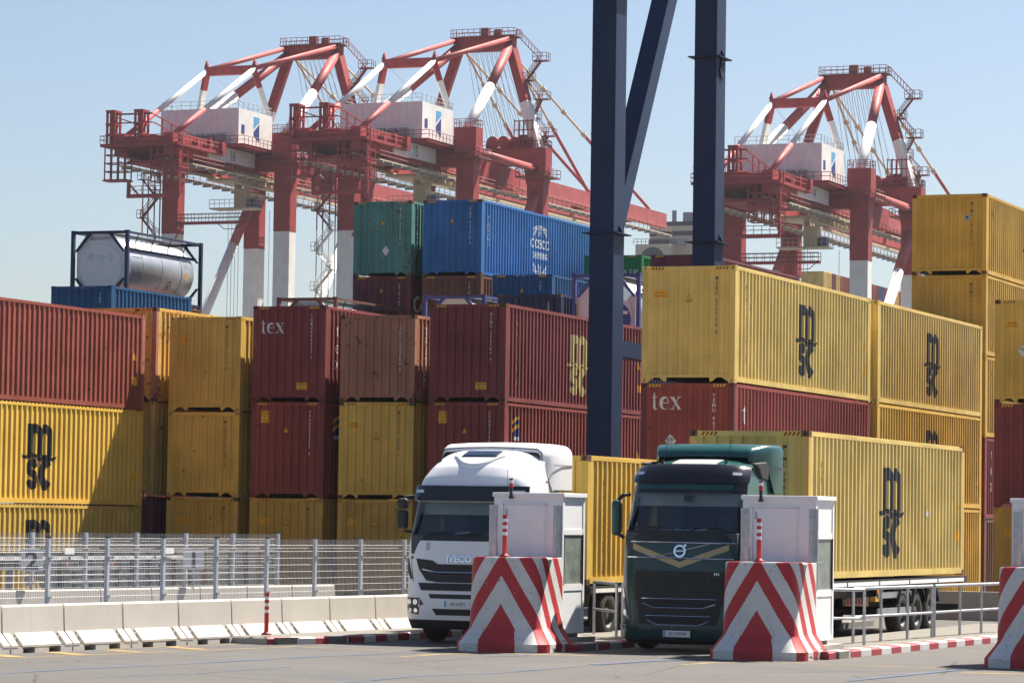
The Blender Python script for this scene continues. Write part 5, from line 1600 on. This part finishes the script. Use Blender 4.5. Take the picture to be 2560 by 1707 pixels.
class Cab:
    """surface given by a vertical front profile swept across the cab width"""
    def __init__(s, rows): s.rows = rows
    def row(s, q):
        i = min(int(q), len(s.rows)-2); f = q-i
        n = len(s.rows)
        def g(k): return s.rows[max(0, min(n-1, k))]
        a, b_, c, d = g(i-1), g(i), g(i+1), g(i+2)
        out = []
        for j in range(len(b_)):
            if s.rows[i][0] is None: pass
            m0, m1 = (c[j]-a[j])*0.30, (d[j]-b_[j])*0.30
            h00, h10, h01, h11 = 2*f**3-3*f**2+1, f**3-2*f**2+f, -2*f**3+3*f**2, f**3-f**2
            out.append(h00*b_[j]+h10*m0+h01*c[j]+h11*m1)
        return out
    def pt(s, q, t, off=0.0):
        z, y, hw, bow, r, dz = s.row(q)
        e = abs(t)
        w = e**10
        p = Vector((hw*t, y+bow*t*t+r*(0.35*e**6+0.65*w), z-dz*e**4))
        if off:
            a = s.pt(q, min(1, t+0.01))-s.pt(q, max(-1, t-0.01))
            q1, q0 = min(len(s.rows)-1.001, q+0.02), max(0, q-0.02)
            b_ = s.pt(q1, t)-s.pt(q0, t)
            n = a.cross(b_)
            if n.length > 1e-9: p = p+n.normalized()*off
        return p
    def qz(s, z):
        lo, hi = 0.0, float(len(s.rows)-1)-1e-6
        for _ in range(40):
            m = (lo+hi)/2
            if s.row(m)[0] < z: lo = m
            else: hi = m
        return lo
    def patch(s, name, q0, q1, t0, t1, mat, parent, off=0.0, nq=10, nt=24, smooth=True, thick=0.0):
        b = MB()
        g = [[s.pt(q0+(q1-q0)*i/nq, t0+(t1-t0)*j/nt, off) for j in range(nt+1)] for i in range(nq+1)]
        b.sheet(g)
        if thick:
            h = [[s.pt(q0+(q1-q0)*i/nq, t0+(t1-t0)*j/nt, off-thick) for j in range(nt+1)] for i in range(nq+1)]
            b.sheet([g[0], h[0]]); b.sheet([g[-1], h[-1]])
            b.sheet([[r_[0] for r_ in g], [r_[0] for r_ in h]]); b.sheet([[r_[-1] for r_ in g], [r_[-1] for r_ in h]])
        o = b.build(name, M[mat], parent, smooth=smooth, weld=True)
        if smooth and thick:
            md = o.modifiers.new('e', 'EDGE_SPLIT'); md.split_angle = R(40)
        return o
    def outline(s, name, pts, mat, parent, off=0.006, m=None):
        """filled shape given as (t, z) outline, triangulated on the surface by columns"""
        ts = sorted(set(p[0] for p in pts))
        tt = []
        for i in range(len(ts)-1):
            n = max(1, int((ts[i+1]-ts[i])/0.05))
            tt += [ts[i]+(ts[i+1]-ts[i])*k/n for k in range(n)]
        tt.append(ts[-1])
        def span(t):
            zs = []
            n = len(pts)
            for i in range(n):
                a, b_ = pts[i], pts[(i+1) % n]
                if a[0] == b_[0]:
                    if abs(a[0]-t) < 1e-9: zs += [a[1], b_[1]]
                    continue
                lo, hi = min(a[0], b_[0]), max(a[0], b_[0])
                if lo-1e-9 <= t <= hi+1e-9: zs.append(a[1]+(b_[1]-a[1])*(t-a[0])/(b_[0]-a[0]))
            return min(zs), max(zs)
        rows = []
        for t in tt:
            z0, z1 = span(t)
            rows.append([s.pt(s.qz(z0+(z1-z0)*k/6), t, off) for k in range(7)])
        return MB().sheet(rows).build(name, M[mat], parent, smooth=True, weld=True)
    def line(s, name, pts, r, mat, parent, off=0.01):
        b = MB()
        P = []
        for i in range(len(pts)-1):
            n = max(1, int(abs(pts[i+1][0]-pts[i][0])/0.08))
            P += [(pts[i][0]+(pts[i+1][0]-pts[i][0])*k/n, pts[i][1]+(pts[i+1][1]-pts[i][1])*k/n) for k in range(n)]
        P.append(pts[-1])
        b.path([s.pt(s.qz(z), t, off) for t, z in P], r, 8)
        return b.build(name, M[mat], parent)
    def decal(s, name, s2d, t0, z0, mat, parent, off=0.012):
        hw = s.row(s.qz(z0))[2]
        me = bpy.data.meshes.new(name)
        me.from_pydata([tuple(s.pt(s.qz(z0+y), t0+x/hw, off)) for x, y in s2d[0]], [], s2d[1])
        me.materials.append(M[mat])
        return link(name, me, parent)
    def sides(s, name, q0, q1, rear, mat, parent, nq=24, sgn=(1, -1), ny=6):
        b = MB()
        for sg in sgn:
            rows = []
            for i in range(nq+1):
                p = s.pt(q0+(q1-q0)*i/nq, sg)
                rr = rear(p.z) if callable(rear) else rear
                rows.append([(p.x, p.y+(max(rr, p.y)-p.y)*k/ny, p.z) for k in range(ny+1)])
            b.sheet(rows)
        return b.build(name, M[mat], parent, smooth=True)

def interior(t, w, z0, z1, y0, y1, seatcol='cab_inside'):
    MB().box(-w, w, y1, y1+0.03, z0-0.5, z1).build('rear_panel', M['cab_inside'], t)
    MB().box(-w, w, y0-0.1, y1, z0-0.55, z0-0.5).build('cab_floor', M['cab_inside'], t)
    MB().prism([(y0-0.10, z0-0.10), (y0+0.42, z0-0.02), (y0+0.55, z0-0.12), (y0+0.5, z0-0.45), (y0-0.10, z0-0.45)], 'x', -w, w).build('dashboard', M['cab_inside'], t)
    for x in (-0.62, 0.62):
        b = MB(); b.box(x-0.26, x+0.26, y0+0.95, y0+1.10, z0-0.45, z0+0.42); b.box(x-0.15, x+0.15, y0+0.97, y0+1.08, z0+0.42, z0+0.66); b.box(x-0.26, x+0.26, y0+0.55, y0+1.1, z0-0.45, z0-0.30)
        b.build('seat', M['headliner'] if seatcol == 'light' else M['cab_inside'], t, bevel=0.04)
    b = MB(); ring_ = [(0.62+0.23*math.cos(R(a)), y0+0.42+0.10*math.sin(R(a)), z0+0.06+0.21*math.sin(R(a))) for a in range(0, 361, 20)]
    b.path(ring_, 0.018, 6); b.build('steering_wheel', M['black'], t)
    MB().box(-w, w, y0+0.36, y1, z1-0.10, z1-0.06).build('headliner', M['headliner'], t)
    MB().box(-w, w, y0+0.30, y0+0.36, z1-0.28, z1-0.04).build('header_shelf', M['headliner'], t)
    rr = random.Random(int(z1*100))
    for k in range(5):
        x = -w+0.3+rr.random()*(2*w-0.7)
        MB().beam((x, y0+0.10, z0-0.055), (x+0.2+rr.random()*0.12, y0+0.10, z0-0.045+0.03*rr.random()), 0.14, 0.004, side=(0, 1, 0.12+0.25*rr.random())).build('paper', M['paper'], t)

def plate(cab, txt, t0, z0, parent, w=0.52, h=0.115):
    p = cab.pt(cab.qz(z0), t0)
    o = MB().box(-w/2, w/2, -0.02, 0.0, -h/2, h/2).build('number_plate', M['white'], parent, (p.x, p.y-0.015, p.z))
    MB().box(-w/2+0.008, -w/2+0.048, -0.023, -0.02, -h/2+0.006, h/2-0.006).build('plate_band', M['logo_sky'], o)
    s = text2d(txt, 0.072, 0.78)
    me = bpy.data.meshes.new('plate_text'); me.from_pydata([(x+0.025, -0.0235, y-0.036) for x, y in s[0]], [], s[1]); me.materials.append(M['print_black'])
    link('plate_text', me, o)

def white_truck():
    t = thing('tractor_unit', 'white lorry tractor unit with tall rounded roof and dark sun visor', 'truck', (-23.97, 56.62, 0))
    rows = [  # z, y, half width, bow, corner depth, edge drop
        (0.27, 0.10, 1.10, 0.05, 0.16, 0.0), (0.44, 0.02, 1.16, 0.06, 0.20, 0.0), (0.70, 0.0, 1.18, 0.06, 0.22, 0.0), (1.00, 0.02, 1.18, 0.06, 0.22, 0.0),
        (1.16, 0.05, 1.19, 0.06, 0.20, 0.0), (1.62, 0.08, 1.19, 0.06, 0.18, 0.0), (1.93, 0.12, 1.18, 0.07, 0.17, 0.0), (2.05, 0.15, 1.175, 0.08, 0.17, 0.0),
        (2.66, 0.34, 1.14, 0.09, 0.16, 0.0), (2.96, 0.40, 1.12, 0.10, 0.18, 0.0), (3.16, 0.48, 1.11, 0.12, 0.22, 0.03), (3.38, 0.66, 1.09, 0.16, 0.26, 0.10),
        (3.56, 0.95, 1.08, 0.18, 0.22, 0.17), (3.67, 1.30, 1.08, 0.12, 0.15, 0.20), (3.72, 1.70, 1.08, 0.05, 0.05, 0.22), (3.74, 2.25, 1.08, 0.0, 0.0, 0.24)]
    c = Cab(rows)
    q = c.qz
    wt = 'truck_white'
    c.patch('bumper_lip', 0, q(0.45), -1, 1, 'black', t, 0, 6, 40)
    c.patch('bumper', q(0.45), q(1.0), -1, 1, wt, t, 0.012, 10, 40, thick=0.05)
    c.patch('front_panel', q(1.0), q(1.94), -1, 1, wt, t, 0, 14, 40)
    c.patch('cowl', q(1.94), q(2.06), -0.97, 0.97, 'black', t, 0.004, 4, 40)
    c.patch('cowl_end', q(1.94), q(2.06), -1, 1, wt, t, 0, 4, 40)
    for sg in (-1, 1): c.patch('windscreen_pillar', q(2.06), q(2.68), sg*0.93, sg*1.0, 'black_gloss', t, 0, 10, 4)
    c.patch('windscreen', q(2.05), q(2.68), -0.935, 0.935, 'glass', t, 0.002, 14, 40)
    c.patch('roof', q(2.68), len(rows)-1.001, -1, 1, wt, t, 0, 40, 40)
    c.sides('cab_side', q(0.6), len(rows)-1.001, 2.25, wt, t, 50)
    v_ = c.patch('sun_visor', q(2.69), q(2.965), -0.985, 0.985, 'black_gloss', t, 0.085, 8, 40, thick=0.10)
    for sg in (-1, 1): c.decal('visor_lamp', rect2d(0.17, 0.055), sg*0.86, 2.86, 'lamp', v_, 0.10)
    # roof hatch, smile-shaped recess edge and rear spoiler
    c.patch('roof_hatch_frame', 11.95, 13.0, -0.37, 0.31, 'dark_metal', t, 0.012, 8, 12, thick=0.03)
    c.patch('roof_hatch', 12.02, 12.93, -0.34, 0.28, 'glass', t, 0.022, 8, 12)
    c.patch('hatch_inside', 12.02, 12.93, -0.34, 0.28, 'crane_grey', t, 0.016, 8, 12)
    b = MB()
    pts = []
    for i in range(25):
        f = i/24; tt = -0.52+0.98*f; qq = 12.1-1.25*math.sin(math.pi*f)
        pts.append((c.pt(qq, tt, 0.028), c.pt(qq+0.30*math.sin(math.pi*f)+0.02, tt, 0.028), c.pt(qq-0.06*math.sin(math.pi*f), tt, 0.0)))
    b.sheet([[p[2] for p in pts], [p[0] for p in pts], [p[1] for p in pts]]); b.build('roof_ridge', M[wt], t, smooth=True)
    def sect(y, hw, top, low, rr=0.22):
        P_ = [(hw, low), (hw, (low+top)/2), (hw, top-rr)]+[(hw-rr+rr*math.cos(R(a_)), top-rr+rr*math.sin(R(a_))) for a_ in (20, 40, 60, 80)]+[(hw*0.5, top+0.02), (0, top+0.03)]
        P_ = P_+[(-x_, z_) for x_, z_ in reversed(P_[:-1])]
        return [(x_, y, z_) for x_, z_ in P_]
    g = [sect(1.50, 1.02, 3.66, 3.50, 0.10), sect(1.53, 1.04, 3.72, 3.46, 0.12), sect(1.62, 1.09, 3.79, 3.30), sect(1.80, 1.16, 3.82, 2.93), sect(2.2, 1.19, 3.835, 2.93), sect(2.75, 1.20, 3.82, 2.93)]
    b = MB(); b.sheet(g); b.face(g[-1])
    b.build('roof_spoiler', M[wt], t, smooth=True)
    b = MB(); b.path([(p[0]*1.002, p[1]-0.004, p[2]+0.004) for p in g[1]], 0.010, 5); b.build('spoiler_seam', M['dark_metal'], t)
    b = MB(); b.path([(1.203, 1.78, 3.42), (1.206, 2.74, 3.42)], 0.008, 5); b.path([(1.203, 1.80, 2.935), (1.206, 2.74, 2.935)], 0.014, 5); b.build('fairing_seam', M['dark_metal'], t)
    for sg in (-1, 1):
        MB().box(sg*1.17-0.01, sg*1.17+0.01, 2.25, 2.75, 1.0, 2.9).build('lower_fairing', M[wt], t)
    # grille, slots, lamps
    c.outline('upper_grille', [(-0.80, 1.60), (-0.50, 1.57), (-0.40, 1.50), (0.40, 1.50), (0.50, 1.57), (0.80, 1.60), (0.74, 1.40), (0.60, 1.19), (0.4, 1.155), (-0.4, 1.155), (-0.60, 1.19), (-0.74, 1.40)], 'black', t, 0.008)
    c.line('grille_bar', [(-0.66, 1.40), (-0.4, 1.345), (0.4, 1.345), (0.66, 1.40)], 0.018, 'chrome', t, 0.022)
    for k in range(4): c.line('grille_rib', [(-0.62+k*0.02, 1.46-k*0.07), (0.62-k*0.02, 1.46-k*0.07)], 0.007, 'dark_metal', t, 0.012)
    c.outline('middle_slot', [(-0.74, 1.14), (0.74, 1.14), (0.68, 1.00), (-0.68, 1.00)], 'black', t, 0.016)
    c.outline('bumper_slot', [(-0.54, 0.935), (0.54, 0.935), (0.50, 0.85), (-0.50, 0.85)], 'black', t, 0.018)
    c.outline('bumper_slot', [(-0.47, 0.66), (0.47, 0.66), (0.40, 0.54), (-0.40, 0.54)], 'black', t, 0.018)
    for k in range(3): c.line('slot_rib', [(-0.42, 0.57+k*0.03), (0.42, 0.57+k*0.03)], 0.006, 'dark_metal', t, 0.022)
    for sg in (-1, 1):
        h = c.outline('headlight_housing', [(sg*0.985, 0.86), (sg*0.70, 0.86), (sg*0.62, 0.74), (sg*0.70, 0.70), (sg*0.72, 0.54), (sg*0.90, 0.57), (sg*0.97, 0.66)], 'black_gloss', t, 0.018)
        c.decal('headlight', rect2d(0.32, 0.15), sg*0.83, 0.765, 'lamp', h, 0.026)
        for dx in (-0.07, 0.07):
            for zz in (0.79,): c.decal('reflector', ([(0.052*math.cos(R(a)), 0.052*math.sin(R(a))) for a in range(0, 360, 24)], [tuple(range(15))]), sg*0.83+dx/1.18, zz-0.015, 'chrome', h, 0.034)
            c.decal('fog_lamp', ([(0.042*math.cos(R(a)), 0.042*math.sin(R(a))) for a in range(0, 360, 24)], [tuple(range(15))]), sg*0.82+dx*0.95/1.18, 0.62, 'lamp', h, 0.03)
        c.outline('corner_vent', [(sg*0.995, 1.60), (sg*0.98, 1.60), (sg*0.86, 1.22), (sg*0.90, 1.20), (sg*0.99, 1.36)], 'black', t, 0.012)
        c.line('panel_gap', [(sg*0.89, 1.92), (sg*0.90, 1.5), (sg*0.84, 1.16)], 0.006, 'black', t, 0.002)
    c.decal('blank_plate', rect2d(0.36, 0.15), -0.72, 1.83, 'galv', t, 0.01)
    c.decal('maker_name', text2d('IVECO', 0.125, 1.05, bold=0.004), -0.03, 1.545, 'chrome', t, 0.024)
    plate(c, '0614 KFY', -0.03, 0.755, t)
    for k in (-0.70, -0.02): c.line('wiper', [(k, 2.02), (k+0.10, 2.07), (k+0.52, 2.10)], 0.012, 'black', t, 0.02)
    # mirrors
    for sg in (-1, 1):
        b = MB()
        b.path([(sg*1.12, 0.40, 2.78), (sg*1.26, 0.30, 2.76), (sg*1.30, 0.28, 2.70)], 0.035, 8); b.path([(sg*1.15, 0.35, 2.10), (sg*1.28, 0.30, 2.12)], 0.03, 8)
        m_ = b.build('mirror_arm', M['black'], t)
        b = MB(); b.box(sg*1.30-0.10, sg*1.30+0.10, 0.18, 0.34, 2.16, 2.52); b.box(sg*1.29-0.10, sg*1.29+0.10, 0.16, 0.32, 2.54, 2.74)
        b.build('mirror_housing', M['black'], m_, bevel=0.05)
    MB().lathe([(0, 0.06), (0.05, 0.02), (0.10, 0.004)], 'z', 10, 0, (-0.86, 1.05, 3.44)).build('roof_aerial', M['black'], t)
    # side window and door gap on the right
    b = MB(); b.box(1.178, 1.186, 0.55, 1.35, 2.05, 2.62); b.build('side_window', M['black_gloss'], t)
    interior(t, 1.08, 2.14, 2.72, 0.28, 2.0)
    # chassis and wheels
    for x in (-0.45, 0.33): MB().box(x, x+0.12, 0.6, 6.0, 0.62, 0.92).build('frame_rail', M['dark_metal'], t)
    MB().box(-1.0, 1.0, 0.35, 2.3, 0.62, 1.05).build('underbody', M['black'], t)
    for (x, s) in ((-1.06, -1), (1.06, 1)): wheel(t, x, 1.42, 0.5, s)
    for (x, s) in ((-0.98, -1), (0.98, 1)): wheel(t, x, 5.1, 0.5, s, name='drive_wheel')
white_truck()

def green_truck():
    t = thing('tractor_unit', 'dark green lorry tractor unit with black visor and a tan V stripe', 'truck', (-19.43, 56.12, 0))
    rows = [
        (0.14, 0.14, 1.05, 0.05, 0.14, 0.0), (0.22, 0.04, 1.14, 0.06, 0.22, 0.0), (0.44, 0.0, 1.18, 0.07, 0.26, 0.0), (0.75, 0.02, 1.19, 0.07, 0.26, 0.0), (1.15, 0.05, 1.19, 0.07, 0.24, 0.0),
        (1.50, 0.07, 1.18, 0.07, 0.20, 0.0), (2.00, 0.11, 1.17, 0.08, 0.18, 0.0), (2.20, 0.16, 1.16, 0.09, 0.18, 0.0),
        (2.88, 0.36, 1.10, 0.10, 0.17, 0.0), (3.06, 0.41, 1.09, 0.11, 0.18, 0.0), (3.20, 0.46, 1.08, 0.12, 0.22, 0.02), (3.36, 0.60, 1.05, 0.13, 0.22, 0.05), (3.46, 0.90, 1.04, 0.10, 0.16, 0.10), (3.54, 1.40, 1.05, 0.05, 0.08, 0.14), (3.58, 2.05, 1.06, 0.0, 0.0, 0.16)]
    c = Cab(rows)
    q = c.qz
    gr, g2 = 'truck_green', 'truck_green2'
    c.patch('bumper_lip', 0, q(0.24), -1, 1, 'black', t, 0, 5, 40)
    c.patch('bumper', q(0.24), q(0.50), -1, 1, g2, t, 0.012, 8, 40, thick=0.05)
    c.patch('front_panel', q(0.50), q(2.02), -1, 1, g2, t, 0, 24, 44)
    c.patch('cowl', q(2.02), q(2.21), -1, 1, 'black', t, 0.004, 4, 40)
    for sg in (-1, 1): c.patch('windscreen_pillar', q(2.21), q(2.90), sg*0.955, sg*1.0, 'black_gloss', t, 0, 10, 4)
    c.patch('windscreen', q(2.20), q(2.90), -0.957, 0.957, 'glass', t, 0.002, 14, 40)
    c.patch('header', q(2.90), q(3.07), -1, 1, 'black_gloss', t, 0.004, 6, 40)
    c.patch('header_strip', q(2.965), q(3.055), -0.88, 0.80, gr, t, 0.012, 5, 30)
    v_ = c.patch('sun_visor', q(3.07), q(3.37), -0.99, 0.99, 'black_gloss', t, 0.075, 10, 40, thick=0.09)
    for sg in (-1, 1): c.decal('visor_lamp', rect2d(0.13, 0.05), sg*0.83, 3.22, 'lamp', v_, 0.088)
    c.patch('roof', q(3.07), len(rows)-1.001, -1, 1, gr, t, 0, 34, 40)
    c.sides('cab_side', q(0.5), len(rows)-1.001, 2.05, gr, t, 50)
    c.patch('roof_hatch', 11.45, 12.75, -0.42, 0.42, 'crane_grey', t, 0.010, 8, 12)
    # rear roof spoiler and side flaps
    def sect(y, hw, top, low, rr=0.12):
        P_ = [(hw, low), (hw, (low+top)/2), (hw, top-rr)]+[(hw-rr+rr*math.cos(R(a_)), top-rr+rr*math.sin(R(a_))) for a_ in (20, 40, 60, 80)]+[(hw*0.5, top+0.01), (0, top+0.015)]
        P_ = P_+[(-x_, z_) for x_, z_ in reversed(P_[:-1])]
        return [(x_, y, z_) for x_, z_ in P_]
    g = [sect(1.36, 0.88, 3.58, 3.50, 0.03), sect(1.38, 0.90, 3.66, 3.50, 0.06), sect(1.50, 0.97, 3.76, 3.48), sect(1.85, 1.10, 3.82, 3.40), sect(2.05, 1.17, 3.83, 2.92), sect(2.55, 1.18, 3.83, 2.92)]
    b = MB(); b.sheet(g); b.face(g[-1])
    b.build('roof_spoiler', M[gr], t, smooth=True)
    b = MB(); b.path([(1.184, 2.08, 3.42), (1.186, 2.54, 3.42)], 0.009, 5); b.build('fairing_seam', M['dark_metal'], t)
    for sg in (-1, 1):
        MB().box(sg*1.16-0.01, sg*1.16+0.01, 2.10, 2.55, 0.9, 2.9).build('lower_fairing', M[gr], t)
        MB().prism([(1.00, 3.46), (1.75, 3.50), (1.88, 3.40), (1.84, 3.16), (1.48, 3.18), (1.30, 3.36)], 'x', sg*1.075-0.05, sg*1.075+0.05).build('side_vent', M['black'], t, bevel=0.02)
    # grille
    c.outline('grille', [(-0.73, 1.47), (0.73, 1.47), (0.74, 1.1), (0.62, 0.50), (0.55, 0.44), (-0.55, 0.44), (-0.62, 0.50), (-0.74, 1.1)], 'black', t, 0.006)
    b = MB()
    for r_ in range(14):
        zz = 1.36-r_*0.055
        if 0.70 < zz < 0.98 and r_ % 3: continue
        for k in range(25):
            tt = -0.62+k*0.05+(0.025 if r_ % 2 else 0)
            if abs(tt) > 0.64-0.1*(1.36-zz): continue
            p = c.pt(q(zz), tt, 0.014)
            b.beam((p.x-0.022, p.y, p.z-0.012), (p.x+0.022, p.y, p.z+0.012), 0.006, 0.008)
            b.beam((p.x-0.022, p.y, p.z+0.012), (p.x+0.022, p.y, p.z-0.012), 0.006, 0.008)
    o = b.build('grille_mesh', M['truck_green2'], t); o['kind'] = 'stuff'
    for (w0, z0, z1) in ((0.60, 0.965, 0.965), (0.585, 0.88, 0.80), (0.525, 0.655, 0.655), (0.50, 0.575, 0.49)):
        pts = [(-w0, z0), (w0, z0)] if z0 == z1 else [(-w0, z0), (-w0*0.68, z1), (w0*0.68, z1), (w0, z0)]
        c.line('grille_trim', pts, 0.011, 'chrome', t, 0.018)
    for zz in (0.90, 0.86, 0.60, 0.56): c.line('grille_slat', [(-0.5, zz), (0.5, zz)], 0.012, 'dark_metal', t, 0.012)
    c.line('chrome_trim', [(-0.90, 2.0), (0.90, 1.985)], 0.013, 'chrome', t, 0.014)
    c.line('chrome_trim', [(-0.88, 1.715), (0.85, 1.70)], 0.016, 'chrome', t, 0.016)
    V = [(-0.80, 1.97), (-0.80, 1.86), (0.0, 1.53), (0.78, 1.86), (0.78, 1.97), (0.0, 1.64)]
    c.outline('tan_stripe', [(-0.80, 1.97), (-0.80, 1.86), (0.0, 1.53), (0.0, 1.64)], 'stripe_tan', t, 0.007)
    c.outline('tan_stripe', [(0.78, 1.97), (0.78, 1.86), (0.0, 1.53), (0.0, 1.64)], 'stripe_tan', t, 0.007)
    e = c.decal('emblem_ring', stroke2d([(arc(0, 0, 0.10, 0.10, 0, 360, 32), 0.017)]), 0.0, 1.835, 'chrome', t, 0.03)
    c.decal('emblem_arrow', join2d(stroke2d([([(0.07, 0.075), (0.10, 0.10)], 0.012)]), ([(0.075, 0.125), (0.125, 0.125), (0.125, 0.075)], [(0, 1, 2)])), 0.0, 1.835, 'chrome', e, 0.03)
    c.decal('emblem_name', text2d('VOLVO', 0.034, 1.15, bold=0.002), 0.0, 1.822, 'chrome', e, 0.032)
    c.line('emblem_bar', [(-0.44, 1.72), (-0.09, 1.81)], 0.008, 'chrome', t, 0.016)
    c.line('emblem_bar', [(0.09, 1.86), (0.47, 1.97)], 0.008, 'chrome', t, 0.016)
    c.decal('model_letters', text2d('FH', 0.05, 1.2), 0.60, 1.40, 'chrome', t, 0.014)
    plate(c, '5017MMW', -0.01, 0.335, t)
    for sg in (-1, 1):
        h = c.outline('headlight_housing', [(sg*0.985, 1.14), (sg*0.955, 1.14), (sg*0.86, 0.70), (sg*0.80, 0.56), (sg*0.97, 0.68)], 'lamp', t, 0.014)
        c.outline('headlight_inner', [(sg*0.955, 0.98), (sg*0.93, 0.96), (sg*0.885, 0.74), (sg*0.935, 0.76)], 'black_gloss', h, 0.022)
        c.outline('fog_lamp', [(sg*0.975, 0.52), (sg*0.86, 0.48), (sg*0.88, 0.44), (sg*0.97, 0.47)], 'lamp', t, 0.02)
        c.line('panel_gap', [(sg*0.87, 2.0), (sg*0.87, 1.2), (sg*0.78, 0.50)], 0.007, 'black', t, 0.002)
    for k in (-0.86, -0.04): c.line('wiper', [(k+0.75, 2.06), (k+0.70, 2.24), (k+0.45, 2.27), (k, 2.25)], 0.013, 'black', t, 0.02)
    for sg in (-1, 1):
        b = MB(); b.path([(sg*1.10, 0.42, 2.86), (sg*1.2, 0.32, 2.85), (sg*1.30, 0.25, 2.72)], 0.035, 8); b.path([(sg*1.16, 0.30, 2.06), (sg*1.28, 0.26, 2.14)], 0.035, 8)
        m_ = b.build('mirror_arm', M['black'], t)
        MB().box(sg*1.30-0.085, sg*1.30+0.085, 0.15, 0.36, 2.10, 2.76).build('mirror_housing', M[gr], m_, bevel=0.07)
        MB().box(sg*1.30-0.065, sg*1.30+0.065, 0.355, 0.37, 2.18, 2.68).build('mirror_glass', M['chrome'], m_)
    for (x, ln) in ((-0.66, 0.42), (0.58, 0.42)):
        b = MB(); b.tube((x, 0.98, 3.45), (x+0.09, 1.0, 3.47+ln), 0.006, 5); b.lathe([(0, 0.06), (0.03, 0.045), (0.10, 0.012)], 'z', 10, 0, (x, 0.98, 3.42)); b.build('roof_aerial', M['black'], t)
    MB().box(-0.05, 0.10, 0.42, 0.46, 2.74, 2.86).build('windscreen_sensor', M['black'], t)
    b = MB(); b.box(1.150, 1.158, 0.55, 1.30, 2.2, 2.80); b.build('side_window', M['black_gloss'], t)
    interior(t, 1.06, 2.26, 2.94, 0.30, 1.85, 'dark')
    for x in (-0.45, 0.33): MB().box(x, x+0.12, 0.6, 6.0, 0.62, 0.92).build('frame_rail', M['dark_metal'], t)
    MB().box(-1.0, 1.0, 0.35, 2.1, 0.55, 1.05).build('underbody', M['black'], t)
    for (x, s) in ((-1.06, -1), (1.06, 1)): wheel(t, x, 1.38, 0.5, s)
    for (x, s) in ((-0.98, -1), (0.98, 1)): wheel(t, x, 5.1, 0.5, s, name='drive_wheel')
green_truck()

# trailers with their containers
chassis('container_trailer', 'container trailer behind the green tractor, with a white reflective strip along its side', (-20.70, 60.25, 0), 12.5, (7.1, 8.25, 9.4), 1.26)
t_ = container(-20.66, 60.25, 1.27, HC, L40, 'yellow_pale', 'yellow container numbered 796176 on the trailer behind the green truck', 'MSMU 796176 8', 'print_black', 'containers on the trucks', post='yellow_tan', cast='rust', side=med('print_black', 0.9, 2.2), logo='print_black', sidetri=True)
decal('hazard_diamond', dia, t_, M['print_white'], 'side', (9.0, 1.35), HC, L40)
chassis('container_trailer', 'container trailer behind the white tractor, mostly hidden by the booth', (-25.30, 60.5, 0), 12.5, (8.6, 9.75, 10.9), 1.07)
container(-25.34, 60.60, 1.08, ST, L40, 'yellow', 'yellow container on the trailer behind the white truck, below the near gantry leg', 'MSCU', 'print_black', 'containers on the trucks', cast='rust', side=med('print_black', 0.95, 2.0), stripes=False)
# empty trailers parked behind the left fences
chassis('container_trailer', 'empty trailer chassis with three wheels parked behind the mesh fence at left', (-45.2, 69.6, 0), 12.4, (8.2, 9.5, 10.8), 1.28, group='parked empty trailers')
chassis('container_trailer', 'second empty trailer chassis behind the fence, cut by the left edge', (-45.4, 57.0, 0), 12.0, (8.0, 9.3, 10.6), 1.30, group='parked empty trailers')

# ------------------------------------------------------------------ air
def haze():
    b = MB().box(-700, 260, -40, 860, -1.0, 84)
    me = b.mesh('haze')
    mat = bpy.data.materials.new('haze_air'); mat.use_nodes = True
    n = mat.node_tree.nodes; l = mat.node_tree.links
    for k in list(n): n.remove(k)
    pv = n.new('ShaderNodeVolumePrincipled'); pv.inputs['Color'].default_value = (0.86, 0.91, 1.0, 1); pv.inputs['Density'].default_value = HAZE; pv.inputs['Anisotropy'].default_value = 0.2
    ou = n.new('ShaderNodeOutputMaterial'); l.new(pv.outputs[0], ou.inputs['Volume'])
    me.materials.append(mat)
    o = link('haze', me)
    o['kind'] = 'stuff'
    o['label'] = 'thin bright sea haze filling the air of the port'
HAZE = 0.00007
haze()
